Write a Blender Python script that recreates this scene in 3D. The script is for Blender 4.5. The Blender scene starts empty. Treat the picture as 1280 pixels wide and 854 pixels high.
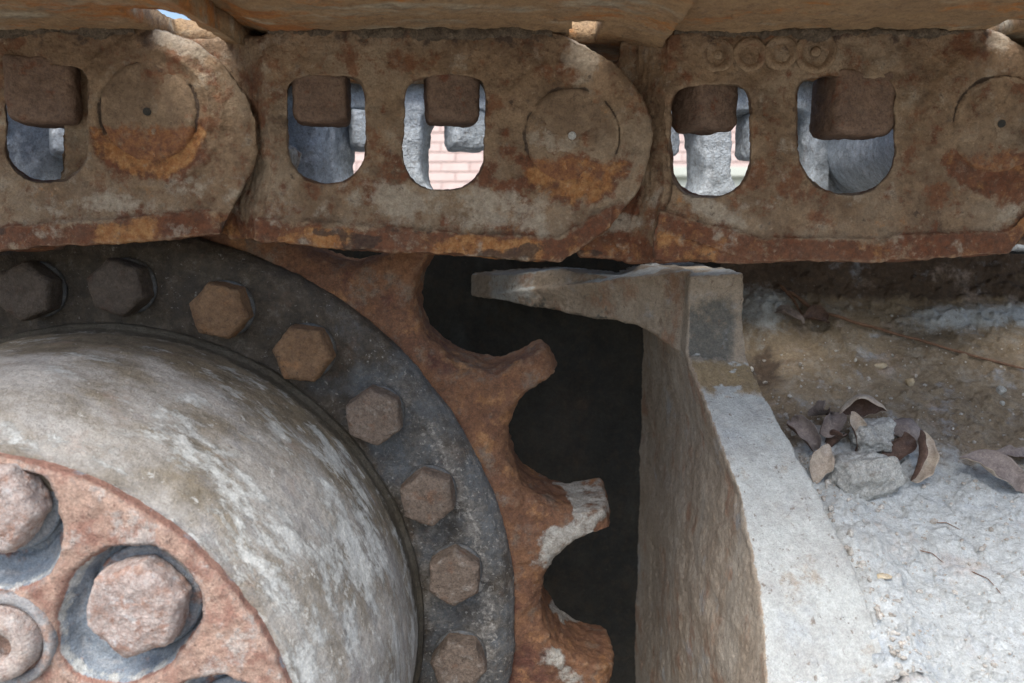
import bpy, bmesh, math, random
import numpy as np
from mathutils import Vector, Matrix, Euler
from mathutils.geometry import tessellate_polygon

random.seed(7)
R = math.radians
sc = bpy.context.scene
col = sc.collection

# ------------------------------------------------------------------ camera
PITCH = math.atan((427 - 285) / 1000.0)
cam_d = bpy.data.cameras.new('camera')
cam = bpy.data.objects.new('camera', cam_d)
col.objects.link(cam)
cam.location = (0, -0.5, 0)
cam.rotation_euler = (math.pi / 2 - PITCH, 0, 0)
cam_d.sensor_width = 36.0
cam_d.lens = 36.0 * 1000 / 1280
cam_d.clip_start = 0.01
cam_d.clip_end = 3000
cam_d.dof.use_dof = True
cam_d.dof.focus_distance = 0.56
cam_d.dof.aperture_fstop = 10.0
sc.camera = cam

# ------------------------------------------------------------------ light
SUN_EL = 58.0
w = bpy.data.worlds.new('World')
sc.world = w
w.use_nodes = True
wn = w.node_tree
bg = wn.nodes['Background']
sky = wn.nodes.new('ShaderNodeTexSky')
sky.sky_type = 'NISHITA'
sky.sun_disc = False
sky.sun_elevation = R(SUN_EL)
sky.sun_rotation = R(202)
sky.air_density = 1.0
sky.dust_density = 3.0
sky.ozone_density = 1.0
wn.links.new(sky.outputs[0], bg.inputs[0])
bg.inputs[1].default_value = 0.10
sun_d = bpy.data.lights.new('sun', 'SUN')
sun_d.energy = 1.5
sun_d.angle = R(38)
sun_d.color = (1.0, 0.97, 0.93)
sun = bpy.data.objects.new('sun', sun_d)
col.objects.link(sun)
sdir = Vector((math.sin(R(202)) * math.cos(R(SUN_EL)), math.cos(R(202)) * math.cos(R(SUN_EL)), math.sin(R(SUN_EL))))
sun.rotation_euler = sdir.to_track_quat('Z', 'Y').to_euler()
sc.view_settings.view_transform = 'Standard'
sc.view_settings.look = 'None'
sc.view_settings.gamma = 1.0
sc.view_settings.exposure = 1.4
sc.cycles.max_bounces = 8
sc.cycles.diffuse_bounces = 5

# ------------------------------------------------------------------ helpers
_c, _s = math.cos(PITCH), math.sin(PITCH)


def at(px, py, Y):
    """world point at depth Y that the photograph shows at pixel px, py (measured sizes)"""
    x = (px - 640) / 1000.0
    y = (427 - py) / 1000.0
    t = (Y + 0.5) / (_c + y * _s)
    return np.array([x * t, Y, (-_s + y * _c) * t])


def px_of(P):
    """inverse of at() for arrays: used to place stains and painted light measured on the photograph in object space"""
    x, y, z = P[:, 0], P[:, 1] + .5, P[:, 2]
    d = y * _c - z * _s
    v = y * _s + z * _c
    return 640 + 1000 * x / d, 427 - 1000 * v / d


def _hash(i, j, k, seed):
    h = (i.astype(np.uint32) * np.uint32(374761393) + j.astype(np.uint32) * np.uint32(668265263)
         + k.astype(np.uint32) * np.uint32(2147483647 - 58) + np.uint32((seed * 974711 + 12345) & 0xffffffff))
    h = (h ^ (h >> np.uint32(13))) * np.uint32(1274126177)
    h = h ^ (h >> np.uint32(16))
    return (h & np.uint32(0xffff)).astype(np.float64) / 65535.0


def vnoise(p, seed=0):
    f = np.floor(p)
    i = f.astype(np.int64)
    u = p - f
    u = u * u * u * (u * (u * 6 - 15) + 10)
    r = 0
    for dx in (0, 1):
        for dy in (0, 1):
            for dz in (0, 1):
                wgt = (u[:, 0] if dx else 1 - u[:, 0]) * (u[:, 1] if dy else 1 - u[:, 1]) * (u[:, 2] if dz else 1 - u[:, 2])
                r = r + wgt * _hash(i[:, 0] + dx, i[:, 1] + dy, i[:, 2] + dz, seed)
    return r * 2 - 1


def fbm(p, freq, octv=3, seed=0, gain=.5):
    a, r, t = 1.0, 0, 0
    for o in range(octv):
        r = r + a * vnoise(p * freq + 17.3 * o + 1000, seed + o)
        t += a
        a *= gain
        freq = freq * 2.03
    return r / t


def sstep(a, b, x):
    t = np.clip((x - a) / (b - a), 0, 1)
    return t * t * (3 - 2 * t)


def mesh(verts, faces, name='m'):
    me = bpy.data.meshes.new(name)
    me.from_pydata([tuple(v) for v in verts], [], [tuple(int(i) for i in f) for f in faces])
    me.update()
    return me


def grid_mesh(P, closed_u=False, closed_v=False, flip=False):
    """P: (nu, nv, 3)"""
    nu, nv = P.shape[:2]
    iu = np.arange(nu if closed_u else nu - 1)
    iv = np.arange(nv if closed_v else nv - 1)
    a, b = np.meshgrid(iu, iv, indexing='ij')
    a2, b2 = (a + 1) % nu, (b + 1) % nv
    q = np.stack([a * nv + b, a2 * nv + b, a2 * nv + b2, a * nv + b2], -1).reshape(-1, 4)
    if flip:
        q = q[:, ::-1]
    me = bpy.data.meshes.new('g')
    V = P.reshape(-1, 3)
    me.vertices.add(len(V))
    me.vertices.foreach_set('co', V.astype(np.float32).ravel())
    me.loops.add(q.size)
    me.loops.foreach_set('vertex_index', q.astype(np.int32).ravel())
    me.polygons.add(len(q))
    me.polygons.foreach_set('loop_start', np.arange(0, q.size, 4, dtype=np.int32))
    me.polygons.foreach_set('loop_total', np.full(len(q), 4, dtype=np.int32))
    me.update(calc_edges=True)
    me.validate()
    return me


def co(me):
    a = np.empty(len(me.vertices) * 3, dtype=np.float32)
    me.vertices.foreach_get('co', a)
    return a.reshape(-1, 3).astype(np.float64)


def nrm(me):
    a = np.empty(len(me.vertices) * 3, dtype=np.float32)
    me.vertex_normals.foreach_get('vector', a)
    return a.reshape(-1, 3).astype(np.float64)


def setco(me, P):
    me.vertices.foreach_set('co', P.astype(np.float32).ravel())
    me.update()


def attr(me, name, v):
    a = me.attributes.new(name, 'FLOAT', 'POINT')
    a.data.foreach_set('value', np.asarray(v, dtype=np.float32))


def vattr(me, name, v):
    a = me.attributes.new(name, 'FLOAT_VECTOR', 'POINT')
    a.data.foreach_set('vector', np.asarray(v, dtype=np.float32).ravel())


def smooth(me, on=True):
    me.polygons.foreach_set('use_smooth', np.full(len(me.polygons), on))


def prism(outer, holes, fA, fB):
    """solid between the maps fA (front) and fB (back) of 2-D loops"""
    loops = [list(outer)] + [list(h) for h in holes]
    flat = [p for l in loops for p in l]
    tris = tessellate_polygon([[Vector((p[0], p[1], 0)) for p in l] for l in loops])
    n = len(flat)
    V = [fA(p) for p in flat] + [fB(p) for p in flat]
    area = lambda a, b, c: (flat[b][0] - flat[a][0]) * (flat[c][1] - flat[a][1]) - (flat[c][0] - flat[a][0]) * (flat[b][1] - flat[a][1])
    F = []
    for t in tris:
        a, b, c = t
        if area(a, b, c) < 0:
            b, c = c, b
        F += [(a, b, c), (c + n, b + n, a + n)]
    k = 0
    for li, l in enumerate(loops):
        m = len(l)
        ar = sum(l[i][0] * l[(i + 1) % m][1] - l[(i + 1) % m][0] * l[i][1] for i in range(m))
        ccw = ar > 0
        for i in range(m):
            a, b = k + i, k + (i + 1) % m
            f = (b, a, a + n, b + n)
            if (li == 0) != ccw:
                f = f[::-1]
            F.append(f)
        k += m
    return V, F


def merge(parts):
    V, F = [], []
    for v, f in parts:
        o = len(V)
        V += [tuple(x) for x in v]
        F += [tuple(i + o for i in ff) for ff in f]
    return V, F


def evaluated(me, mods):
    o = bpy.data.objects.new('tmp', me)
    col.objects.link(o)
    for t, kw in mods:
        m = o.modifiers.new('m', t)
        for k, v in kw.items():
            setattr(m, k, v)
    dg = bpy.context.evaluated_depsgraph_get()
    r = bpy.data.meshes.new_from_object(o.evaluated_get(dg))
    bpy.data.objects.remove(o)
    return r


def remesh(V, F, voxel, it=4, fac=.5):
    me = mesh(V, F)
    bm = bmesh.new(); bm.from_mesh(me)
    bmesh.ops.recalc_face_normals(bm, faces=bm.faces)
    bm.to_mesh(me); bm.free()
    r = evaluated(me, [('REMESH', dict(mode='VOXEL', voxel_size=voxel, use_smooth_shade=True)),
                       ('SMOOTH', dict(iterations=it, factor=fac))])
    smooth(r)
    return r


def roughen(me, layers, mask=None):
    """push vertices along their normals by layered noise: (freq, amplitude, octaves, seed)"""
    P, N = co(me), nrm(me)
    d = np.zeros(len(P))
    for fr, am, oc, sd in layers:
        d += am * fbm(P, fr, oc, sd)
    if mask is not None:
        d *= mask(P, N)
    setco(me, P + N * d[:, None])
    return me


_loc = {}


def thing(name, label, cat, loc=(0, 0, 0), group=None):
    o = bpy.data.objects.new(name, None)
    o.empty_display_size = .02
    col.objects.link(o)
    o.location = loc
    o['label'] = label
    o['category'] = cat
    if group:
        o['group'] = group
    _loc[o] = np.array(loc, dtype=float)
    return o


def part(name, me, mat, parent, label=None, world=True, loc=None, rot=None):
    """link a mesh under its thing; world=True: the vertices are in world coordinates"""
    o = bpy.data.objects.new(name, me)
    col.objects.link(o)
    if mat is not None and not me.materials:
        for m in (mat if isinstance(mat, (list, tuple)) else [mat]):
            me.materials.append(m)
    pl = _loc.get(parent, np.zeros(3))
    if world:
        if me.users == 1:
            setco(me, co(me) - pl)
        _loc[o] = pl
        o.parent = parent
        if parent is not None and parent.type != 'EMPTY':
            o.location = (0, 0, 0)
    else:
        o.parent = parent
        if loc is not None:
            o.location = Vector(loc) - Vector(pl)
            _loc[o] = np.array(loc, dtype=float)
        if rot is not None:
            o.rotation_euler = rot
    if label:
        o['label'] = label
    return o


def solo(name, me, mat, label, cat, group=None, kind=None, loc=(0, 0, 0)):
    o = bpy.data.objects.new(name, me)
    col.objects.link(o)
    for m in (mat if isinstance(mat, (list, tuple)) else [mat]):
        me.materials.append(m)
    L = np.array(loc, dtype=float)
    if np.any(L):
        setco(me, co(me) - L)
        o.location = loc
    if label: o['label'] = label
    if cat: o['category'] = cat
    if group: o['group'] = group
    if kind: o['kind'] = kind
    return o


# ------------------------------------------------------------------ materials
def lin(r, g, b):
    f = lambda c: ((c / 255.0 + .055) / 1.055) ** 2.4 if c > 10 else c / 255 / 12.92
    return (f(r), f(g), f(b), 1)


class NT:
    def __init__(s, name):
        s.m = bpy.data.materials.new(name)
        s.m.use_nodes = True
        s.t = s.m.node_tree
        s.b = s.t.nodes['Principled BSDF']
        tc = s.t.nodes.new('ShaderNodeTexCoord')
        oi = s.t.nodes.new('ShaderNodeObjectInfo')
        mul = s.t.nodes.new('ShaderNodeMath'); mul.operation = 'MULTIPLY'; mul.inputs[1].default_value = 13.7
        s.t.links.new(oi.outputs['Random'], mul.inputs[0])
        add = s.t.nodes.new('ShaderNodeVectorMath'); add.operation = 'ADD'
        s.t.links.new(tc.outputs['Object'], add.inputs[0])
        s.t.links.new(mul.outputs[0], add.inputs[1])
        s.coord = add.outputs[0]
        s.cache = {}

    def vec(s, coord):
        if coord is None:
            return s.coord
        if coord not in s.cache:
            a = s.t.nodes.new('ShaderNodeAttribute'); a.attribute_name = coord
            s.cache[coord] = a.outputs['Vector']
        return s.cache[coord]

    def noise(s, scale, detail=4, rough=.6, stretch=None, coord=None, dist=0):
        n = s.t.nodes.new('ShaderNodeTexNoise')
        n.inputs['Scale'].default_value = scale
        n.inputs['Detail'].default_value = detail
        n.inputs['Roughness'].default_value = rough
        n.inputs['Distortion'].default_value = dist
        v = s.vec(coord)
        if stretch:
            mp = s.t.nodes.new('ShaderNodeMapping')
            mp.inputs['Scale'].default_value = stretch
            s.t.links.new(v, mp.inputs[0]); v = mp.outputs[0]
        s.t.links.new(v, n.inputs['Vector'])
        return n.outputs['Fac']

    def math(s, op, a, b=None, clamp=False):
        n = s.t.nodes.new('ShaderNodeMath'); n.operation = op; n.use_clamp = clamp
        for i, x in enumerate((a, b)):
            if x is None: continue
            if isinstance(x, (int, float)): n.inputs[i].default_value = x
            else: s.t.links.new(x, n.inputs[i])
        return n.outputs[0]

    def ramp(s, x, lo, hi, a=0, b=1):
        n = s.t.nodes.new('ShaderNodeMapRange'); n.interpolation_type = 'SMOOTHSTEP'
        s.t.links.new(x, n.inputs[0])
        for i, v in zip((1, 2, 3, 4), (lo, hi, a, b)): n.inputs[i].default_value = v
        return n.outputs[0]

    def attr(s, name):
        k = 'f_' + name
        if k not in s.cache:
            a = s.t.nodes.new('ShaderNodeAttribute'); a.attribute_name = name
            s.cache[k] = a.outputs['Fac']
        return s.cache[k]

    def mix(s, f, a, b):
        n = s.t.nodes.new('ShaderNodeMix'); n.data_type = 'RGBA'
        for i, x in ((0, f), (6, a), (7, b)):
            if isinstance(x, (tuple, float, int)): n.inputs[i].default_value = x
            else: s.t.links.new(x, n.inputs[i])
        return n.outputs[2]


def grime(name, base, layers=(), bump=(), rough=(.7, .95), metallic=0.0, spec=.3, bscale=60, grain=.45, edge=None):
    """base: two colours mixed by noise; layers: dicts(c=(c1,c2), s=scale, lo, hi, attr, gain, stretch, coord)"""
    t = NT(name)
    c = t.mix(t.ramp(t.noise(bscale, 6, .65), .35, .65), base[0], base[1])
    if len(base) > 2:
        c = t.mix(t.ramp(t.noise(bscale * 6, 4, .7), .45, .7, 0, .6), c, base[2])
    heights = None
    for L in layers:
        n = t.noise(L.get('s', 60), L.get('d', 6), L.get('r', .65), L.get('stretch'), L.get('coord'), L.get('dist', 0))
        if L.get('attr'):
            n = t.math('ADD', n, t.math('MULTIPLY', t.attr(L['attr']), L.get('gain', 1.0)))
        m = t.ramp(n, L['lo'], L['hi'], 0, L.get('op', 1.0))
        c1, c2 = L['c']
        cc = t.mix(t.ramp(t.noise(L.get('cs', L.get('s', 60) * 3), 5, .7, L.get('stretch'), L.get('coord')), .35, .65), c1, c2)
        c = t.mix(m, c, cc)
        if L.get('h'):
            hh = t.math('MULTIPLY', m, L['h'])
            heights = hh if heights is None else t.math('ADD', heights, hh)
    if edge:
        geo = t.t.nodes.new('ShaderNodeNewGeometry')
        pt = t.math('ADD', geo.outputs['Pointiness'], t.math('MULTIPLY', t.math('SUBTRACT', t.noise(140, 5, .7), .5), .10))
        c = t.mix(t.ramp(pt, .51, .60, 0, edge[1]), c, edge[0])
        c = t.mix(t.ramp(pt, .485, .42, 0, .6), c, tuple(x * .45 for x in base[-1][:3]) + (1,))
    if grain:
        # fine dirt: darker pits and lighter specks in the coat itself
        for gs, lo, hi in ((230, .74, 1.24), (850, .66, 1.34)):
            g = t.ramp(t.noise(gs, 4, .75), .34, .66, 1 - (1 - lo) * grain, 1 + (hi - 1) * grain)
            vm = t.t.nodes.new('ShaderNodeVectorMath'); vm.operation = 'SCALE'
            t.t.links.new(c, vm.inputs[0]); t.t.links.new(g, vm.inputs['Scale'])
            c = vm.outputs[0]
        pits = t.ramp(t.noise(300, 5, .6), .66, .73, 0, min(.8, 1.1 * grain))
        c = t.mix(pits, c, (.03, .024, .02, 1))
    t.t.links.new(c, t.b.inputs['Base Color'])
    t.t.links.new(t.ramp(t.noise(bscale * 2.5, 5), .3, .7, rough[0], rough[1]), t.b.inputs['Roughness'])
    t.b.inputs['Metallic'].default_value = metallic
    t.b.inputs['Specular IOR Level'].default_value = spec
    prev = None
    specs = [(None, heights, 1.0)] if heights is not None else []
    for B in bump:
        kind = B.get('k', 'n')
        if kind == 'v':
            v = t.t.nodes.new('ShaderNodeTexVoronoi')
            v.inputs['Scale'].default_value = B['s']
            t.t.links.new(t.vec(B.get('coord')), v.inputs['Vector'])
            hsrc = t.ramp(v.outputs['Distance'], 0, .5)
        else:
            hsrc = t.noise(B['s'], B.get('d', 5), B.get('r', .65), B.get('stretch'), B.get('coord'))
        specs.append((B, hsrc, B['h']))
    for B, hsrc, dist in specs:
        b = t.t.nodes.new('ShaderNodeBump')
        b.inputs['Distance'].default_value = dist
        b.inputs['Strength'].default_value = 1.0
        t.t.links.new(hsrc, b.inputs['Height'])
        if prev is not None:
            t.t.links.new(prev, b.inputs['Normal'])
        prev = b.outputs[0]
    if prev is not None:
        t.t.links.new(prev, t.b.inputs['Normal'])
    return t.m


RUST1, RUST2, RUST3 = (.19, .065, .025, 1), (.30, .13, .05, 1), (.11, .04, .022, 1)
DUST1, DUST2 = (.26, .20, .135, 1), (.17, .125, .085, 1)
GREY1, GREY2 = (.33, .31, .27, 1), (.22, .21, .19, 1)
PALE1, PALE2 = (.62, .60, .54, 1), (.46, .45, .42, 1)

M_link = grime('dusty_rusted_link_steel', ((.30, .21, .13, 1), (.185, .124, .076, 1), (.10, .064, .041, 1)), [
    dict(c=((.37, .29, .20, 1), (.29, .225, .155, 1)), s=15, d=9, r=.68, lo=.48, hi=.62, op=.75),
    dict(c=((.115, .078, .052, 1), (.085, .058, .04, 1)), s=19, d=9, r=.70, lo=.52, hi=.64, op=.7),
    dict(c=((.215, .090, .042, 1), (.145, .06, .032, 1)), s=36, d=9, r=.74, lo=.525, hi=.61, op=.75),
    dict(c=((.185, .066, .030, 1), (.115, .046, .026, 1)), s=80, d=9, r=.72, lo=.54, hi=.68, attr='rust', gain=.28, cs=220, op=.85),
    dict(c=((.33, .14, .048, 1), (.46, .25, .10, 1)), s=70, d=9, r=.72, lo=.60, hi=.78, attr='orange', gain=.27, cs=260, op=.9),
    dict(c=((.46, .40, .31, 1), (.34, .285, .215, 1)), s=60, d=9, r=.72, lo=.58, hi=.74, attr='pale', gain=.26, cs=300, op=.85),
    dict(c=((.40, .33, .235, 1), (.30, .235, .16, 1)), s=230, d=8, lo=.60, hi=.70, op=.55),
    dict(c=((.05, .034, .026, 1), (.085, .056, .04, 1)), s=120, d=9, r=.72, lo=.60, hi=.70, op=.8),
    dict(c=((.045, .033, .028, 1), (.075, .055, .044, 1)), s=90, lo=.68, hi=.82, attr='dark', gain=.45, op=.8),
], [dict(s=90, h=.003), dict(s=420, h=.0018), dict(s=1500, h=.0006)], bscale=40, edge=((.42, .32, .21, 1), .6), grain=.35)
M_far = grime('dusty_steel_bluish_light', ((.46, .52, .57, 1), (.34, .385, .42, 1), (.24, .235, .22, 1)), [  # dust, paled and blued to paint in light inside the chain
    dict(c=(RUST1, DUST2), s=60, lo=.62, hi=.76, op=.45),
    dict(c=((.62, .67, .70, 1), (.52, .56, .60, 1)), s=90, lo=.52, hi=.68, op=.8),
], [dict(s=120, h=.003), dict(s=500, h=.0014)], bscale=50)
M_shoe = grime('orange_brown_shoe_steel', ((.36, .245, .135, 1), (.29, .195, .11, 1), (.19, .125, .08, 1)), [
    dict(c=((.44, .19, .055, 1), (.32, .14, .055, 1)), s=20, lo=.52, hi=.62, stretch=(.6, 1.2, 1), d=9, r=.72),
    dict(c=((.44, .39, .29, 1), (.20, .165, .12, 1)), s=24, lo=.50, hi=.64, stretch=(.5, 1.5, 1), d=9, r=.72),
    dict(c=((.08, .055, .04, 1), (.12, .085, .06, 1)), s=120, lo=.62, hi=.72, op=.7),
], [dict(s=130, h=.002), dict(s=500, h=.001)], bscale=30)
M_nut = grime('brown_nut_steel', ((.20, .135, .096, 1), (.145, .098, .072, 1), (.09, .062, .048, 1)), [
    dict(c=((.18, .075, .042, 1), (.13, .055, .034, 1)), s=110, lo=.56, hi=.72),
    dict(c=((.24, .2, .15, 1), (.18, .15, .11, 1)), s=150, lo=.60, hi=.76, op=.7),
], [dict(s=260, h=.0018), dict(s=900, h=.0007)], bscale=80, edge=((.27, .2, .15, 1), .5))
M_pin = grime('worn_pin_steel', ((.25, .18, .115, 1), (.175, .122, .078, 1), (.105, .072, .048, 1)), [
    dict(c=((.26, .115, .045, 1), (.155, .062, .032, 1)), s=110, d=9, r=.75, lo=.58, hi=.80, attr='rust', gain=.30, cs=300, op=.9),
    dict(c=((.06, .04, .03, 1), (.08, .055, .04, 1)), s=200, lo=.62, hi=.74, op=.7),
], [dict(s=200, h=.0012), dict(s=800, h=.0004)], bscale=50)
M_sprocket = grime('rusted_sprocket_steel', ((.205, .105, .056, 1), (.14, .07, .042, 1), (.095, .052, .036, 1)), [
    dict(c=((.20, .15, .105, 1), (.15, .13, .11, 1)), s=45, lo=.52, hi=.66, op=.75, d=9, r=.7),
    dict(c=((.27, .13, .055, 1), (.33, .18, .085, 1)), s=48, lo=.54, hi=.66, d=9, r=.72, op=.8),
    dict(c=((.40, .39, .35, 1), (.28, .26, .225, 1)), s=70, d=9, r=.72, lo=.62, hi=.80, attr='pale', gain=.34, cs=300, h=.0005),
    dict(c=((.11, .045, .034, 1), (.085, .04, .03, 1)), s=60, d=8, lo=.66, hi=.84, attr='dark', gain=.32, op=.8),
    dict(c=((.05, .032, .025, 1), (.07, .045, .034, 1)), s=150, lo=.62, hi=.72, op=.6),
], [dict(s=110, h=.0018), dict(s=450, h=.001), dict(s=1600, h=.0004)], bscale=40, edge=((.33, .24, .16, 1), .6), grain=.55)
M_flange = grime('grey_shaded_flange_steel', ((.115, .125, .132, 1), (.080, .086, .09, 1), (.165, .155, .138, 1)), [  # its dark layer paints shade on the upper side
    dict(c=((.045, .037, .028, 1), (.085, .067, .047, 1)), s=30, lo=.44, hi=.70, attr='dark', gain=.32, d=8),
    dict(c=((.24, .225, .20, 1), (.165, .158, .145, 1)), s=90, d=9, r=.72, lo=.54, hi=.74, attr='pale', gain=.18, op=.75, h=.0006),
    dict(c=((.40, .385, .35, 1), (.28, .27, .25, 1)), s=330, lo=.62, hi=.72, attr='pale', gain=.13, op=.75),
    dict(c=((.13, .07, .045, 1), (.17, .12, .085, 1)), s=50, lo=.56, hi=.74, op=.55, d=9, r=.72),
], [dict(s=160, h=.0018), dict(s=700, h=.001)], rough=(.5, .85), spec=.4, bscale=50, edge=((.24, .22, .19, 1), .5), grain=.55)
M_bolt = grime('rust_brown_bolt_steel', ((.19, .148, .117, 1), (.14, .107, .083, 1), (.09, .068, .054, 1)), [
    dict(c=((.15, .075, .046, 1), (.2, .115, .07, 1)), s=90, lo=.54, hi=.72, d=8, op=.8),
    dict(c=((.32, .295, .26, 1), (.23, .21, .185, 1)), s=120, lo=.52, hi=.72, op=.75, d=8),
    dict(c=((.05, .035, .028, 1), (.07, .05, .04, 1)), s=260, lo=.60, hi=.7, op=.8),
], [dict(s=240, h=.0022), dict(s=900, h=.0009)], bscale=70, edge=((.33, .28, .23, 1), .6), grain=.6)
M_drum = grime('pale_worn_drum_paint', ((.47, .45, .415, 1), (.39, .375, .35, 1), (.31, .28, .245, 1)), [
    dict(c=((.235, .195, .135, 1), (.155, .13, .092, 1)), s=30, lo=.44, hi=.72, attr='brown', gain=.33, coord='pc', stretch=(.5, 1, 1), d=8),
    dict(c=((.40, .28, .21, 1), (.33, .23, .18, 1)), s=42, lo=.56, hi=.74, coord='pc', stretch=(.45, 1, 1), op=.55, d=8),
    dict(c=((.20, .20, .205, 1), (.28, .28, .285, 1)), s=42, lo=.54, hi=.70, coord='pc', stretch=(.35, 1, 1), attr='streak', gain=.07, op=.6, r=.75, d=9),
    dict(c=((.68, .71, .69, 1), (.57, .59, .575, 1)), s=34, lo=.54, hi=.63, coord='pc', stretch=(.40, 1, 1), attr='streak', gain=.07, cs=200, h=.0005, r=.75, d=10, op=.75, dist=.25),
    dict(c=((.66, .665, .64, 1), (.52, .51, .48, 1)), s=240, lo=.63, hi=.73, op=.65),
    dict(c=((.13, .115, .095, 1), (.2, .165, .13, 1)), s=130, lo=.58, hi=.70, op=.6, d=9, r=.74, coord='pc', stretch=(.6, 1, 1)),
    dict(c=((.70, .71, .69, 1), (.6, .6, .57, 1)), s=120, lo=.60, hi=.69, op=.75, d=9, r=.72, coord='pc', stretch=(.5, 1, 1), attr='streak', gain=.05),
    dict(c=((.075, .065, .048, 1), (.11, .095, .07, 1)), s=120, lo=.62, hi=.85, attr='dark', gain=.45),
], [dict(s=90, h=.0012, coord='pc', stretch=(.4, 1, 1)), dict(s=350, h=.0014), dict(s=1300, h=.0007)], rough=(.5, .8), spec=.4, bscale=40, grain=.4)
M_bolt_shade = grime('shade_dark_bolt_steel', ((.085, .066, .05, 1), (.058, .046, .036, 1), (.11, .085, .065, 1)), [  # bolt steel with the chain's shade mixed into its colours
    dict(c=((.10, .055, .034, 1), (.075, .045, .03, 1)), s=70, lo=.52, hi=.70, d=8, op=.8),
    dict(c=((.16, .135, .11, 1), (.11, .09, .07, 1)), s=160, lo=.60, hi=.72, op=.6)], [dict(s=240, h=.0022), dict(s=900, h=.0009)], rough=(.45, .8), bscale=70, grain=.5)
M_bolt_ochre = grime('ochre_rusted_bolt_steel', ((.22, .135, .075, 1), (.165, .098, .055, 1), (.10, .065, .042, 1)), [
    dict(c=((.27, .15, .07, 1), (.2, .1, .05, 1)), s=90, lo=.52, hi=.70, d=8),
    dict(c=((.05, .035, .028, 1), (.07, .05, .04, 1)), s=260, lo=.60, hi=.7, op=.8)], [dict(s=240, h=.0022), dict(s=900, h=.0009)], bscale=70, grain=.5, edge=((.32, .22, .13, 1), .5))
M_cover = grime('red_brown_cover_steel', ((.27, .315, .36, 1), (.205, .25, .30, 1), (.36, .38, .40, 1)), [  # bluish base paints sky reflection into the bolt pockets
    dict(c=((.37, .215, .165, 1), (.27, .145, .11, 1)), s=60, lo=.55, hi=.68, attr='rust', gain=.5, cs=90),
    dict(c=((.50, .36, .285, 1), (.42, .29, .225, 1)), s=50, lo=.74, hi=.90, attr='rust', gain=.35, d=9, r=.72, op=.85),
    dict(c=((.52, .48, .44, 1), (.42, .40, .38, 1)), s=70, d=9, r=.72, lo=.80, hi=.94, attr='rust', gain=.3, op=.8),
    dict(c=((.10, .05, .04, 1), (.14, .07, .05, 1)), s=200, lo=.88, hi=1.0, attr='rust', gain=.3, op=.7),
    dict(c=((.56, .58, .56, 1), (.46, .46, .43, 1)), s=120, lo=.70, hi=.90, attr='pale', gain=.35),
], [dict(s=140, h=.0016), dict(s=520, h=.0014), dict(s=1500, h=.0005)], rough=(.5, .85), spec=.4, bscale=60, edge=((.52, .46, .40, 1), .5), grain=.55)
M_cbolt = grime('pale_rusted_cover_bolt', ((.42, .35, .32, 1), (.33, .255, .225, 1), (.48, .46, .44, 1)), [
    dict(c=((.27, .155, .115, 1), (.35, .22, .165, 1)), s=120, lo=.48, hi=.66, cs=250, op=.85, d=8),
    dict(c=((.54, .535, .52, 1), (.44, .44, .455, 1)), s=130, lo=.54, hi=.70, op=.8, d=8),
    dict(c=((.12, .07, .055, 1), (.16, .1, .08, 1)), s=240, lo=.62, hi=.72, op=.7),
], [dict(s=220, h=.0016), dict(s=800, h=.0009)], rough=(.5, .85), bscale=90, edge=((.56, .52, .47, 1), .6), grain=.55)
M_gusset = grime('streaked_bracket_steel', ((.37, .315, .25, 1), (.29, .24, .185, 1), (.21, .17, .13, 1)), [
    dict(c=((.42, .38, .32, 1), (.33, .295, .245, 1)), s=22, lo=.44, hi=.64, stretch=(1, 1, .45), op=.75, d=9, r=.66),
    dict(c=((.22, .145, .09, 1), (.17, .115, .075, 1)), s=40, lo=.54, hi=.72, stretch=(1, 1, .30), op=.45, d=9, r=.72),
    dict(c=((.22, .095, .05, 1), (.28, .14, .075, 1)), s=36, lo=.58, hi=.72, stretch=(1, 1, .45), attr='rust', gain=.12, op=.55, d=9, r=.74),
    dict(c=((.105, .105, .095, 1), (.145, .14, .125, 1)), s=120, d=9, r=.75, lo=.70, hi=1.15, attr='paint', gain=.62),
    dict(c=((.27, .21, .125, 1), (.22, .165, .10, 1)), s=120, d=9, r=.75, lo=.80, hi=1.15, attr='ochre', gain=.66),
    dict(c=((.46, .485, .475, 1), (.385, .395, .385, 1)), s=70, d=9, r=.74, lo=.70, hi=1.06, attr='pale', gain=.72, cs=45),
    dict(c=((.33, .275, .21, 1), (.27, .205, .145, 1)), s=34, lo=.555, hi=.68, op=.65, d=9, r=.72),
    dict(c=((.40, .44, .47, 1), (.34, .37, .39, 1)), s=26, lo=.57, hi=.70, op=.5, d=8, attr='pale', gain=.02),
    dict(c=((.13, .095, .07, 1), (.17, .13, .1, 1)), s=190, lo=.60, hi=.69, op=.75, stretch=(1, 1, .6), d=7),
    dict(c=((.10, .055, .035, 1), (.06, .045, .035, 1)), s=280, lo=.66, hi=.72, op=.8, stretch=(1, 1, .45)),
], [dict(s=90, h=.0010), dict(s=300, h=.0012), dict(s=1000, h=.0008)], bscale=45, edge=((.44, .37, .29, 1), .4), grain=.4)
M_dark = grime('black_shaded_frame_steel', ((.022, .025, .024, 1), (.036, .036, .031, 1), (.05, .04, .03, 1)), [  # near black: the shade of the recess is put into the colour
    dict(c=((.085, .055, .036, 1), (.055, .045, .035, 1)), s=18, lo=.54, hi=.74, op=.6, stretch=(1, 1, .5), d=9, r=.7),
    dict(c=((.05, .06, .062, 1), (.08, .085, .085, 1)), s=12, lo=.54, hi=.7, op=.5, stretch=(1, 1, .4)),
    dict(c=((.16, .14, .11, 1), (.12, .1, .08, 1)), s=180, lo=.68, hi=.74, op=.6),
], [dict(s=80, h=.002), dict(s=400, h=.001)], rough=(.5, .8), bscale=20)
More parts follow.
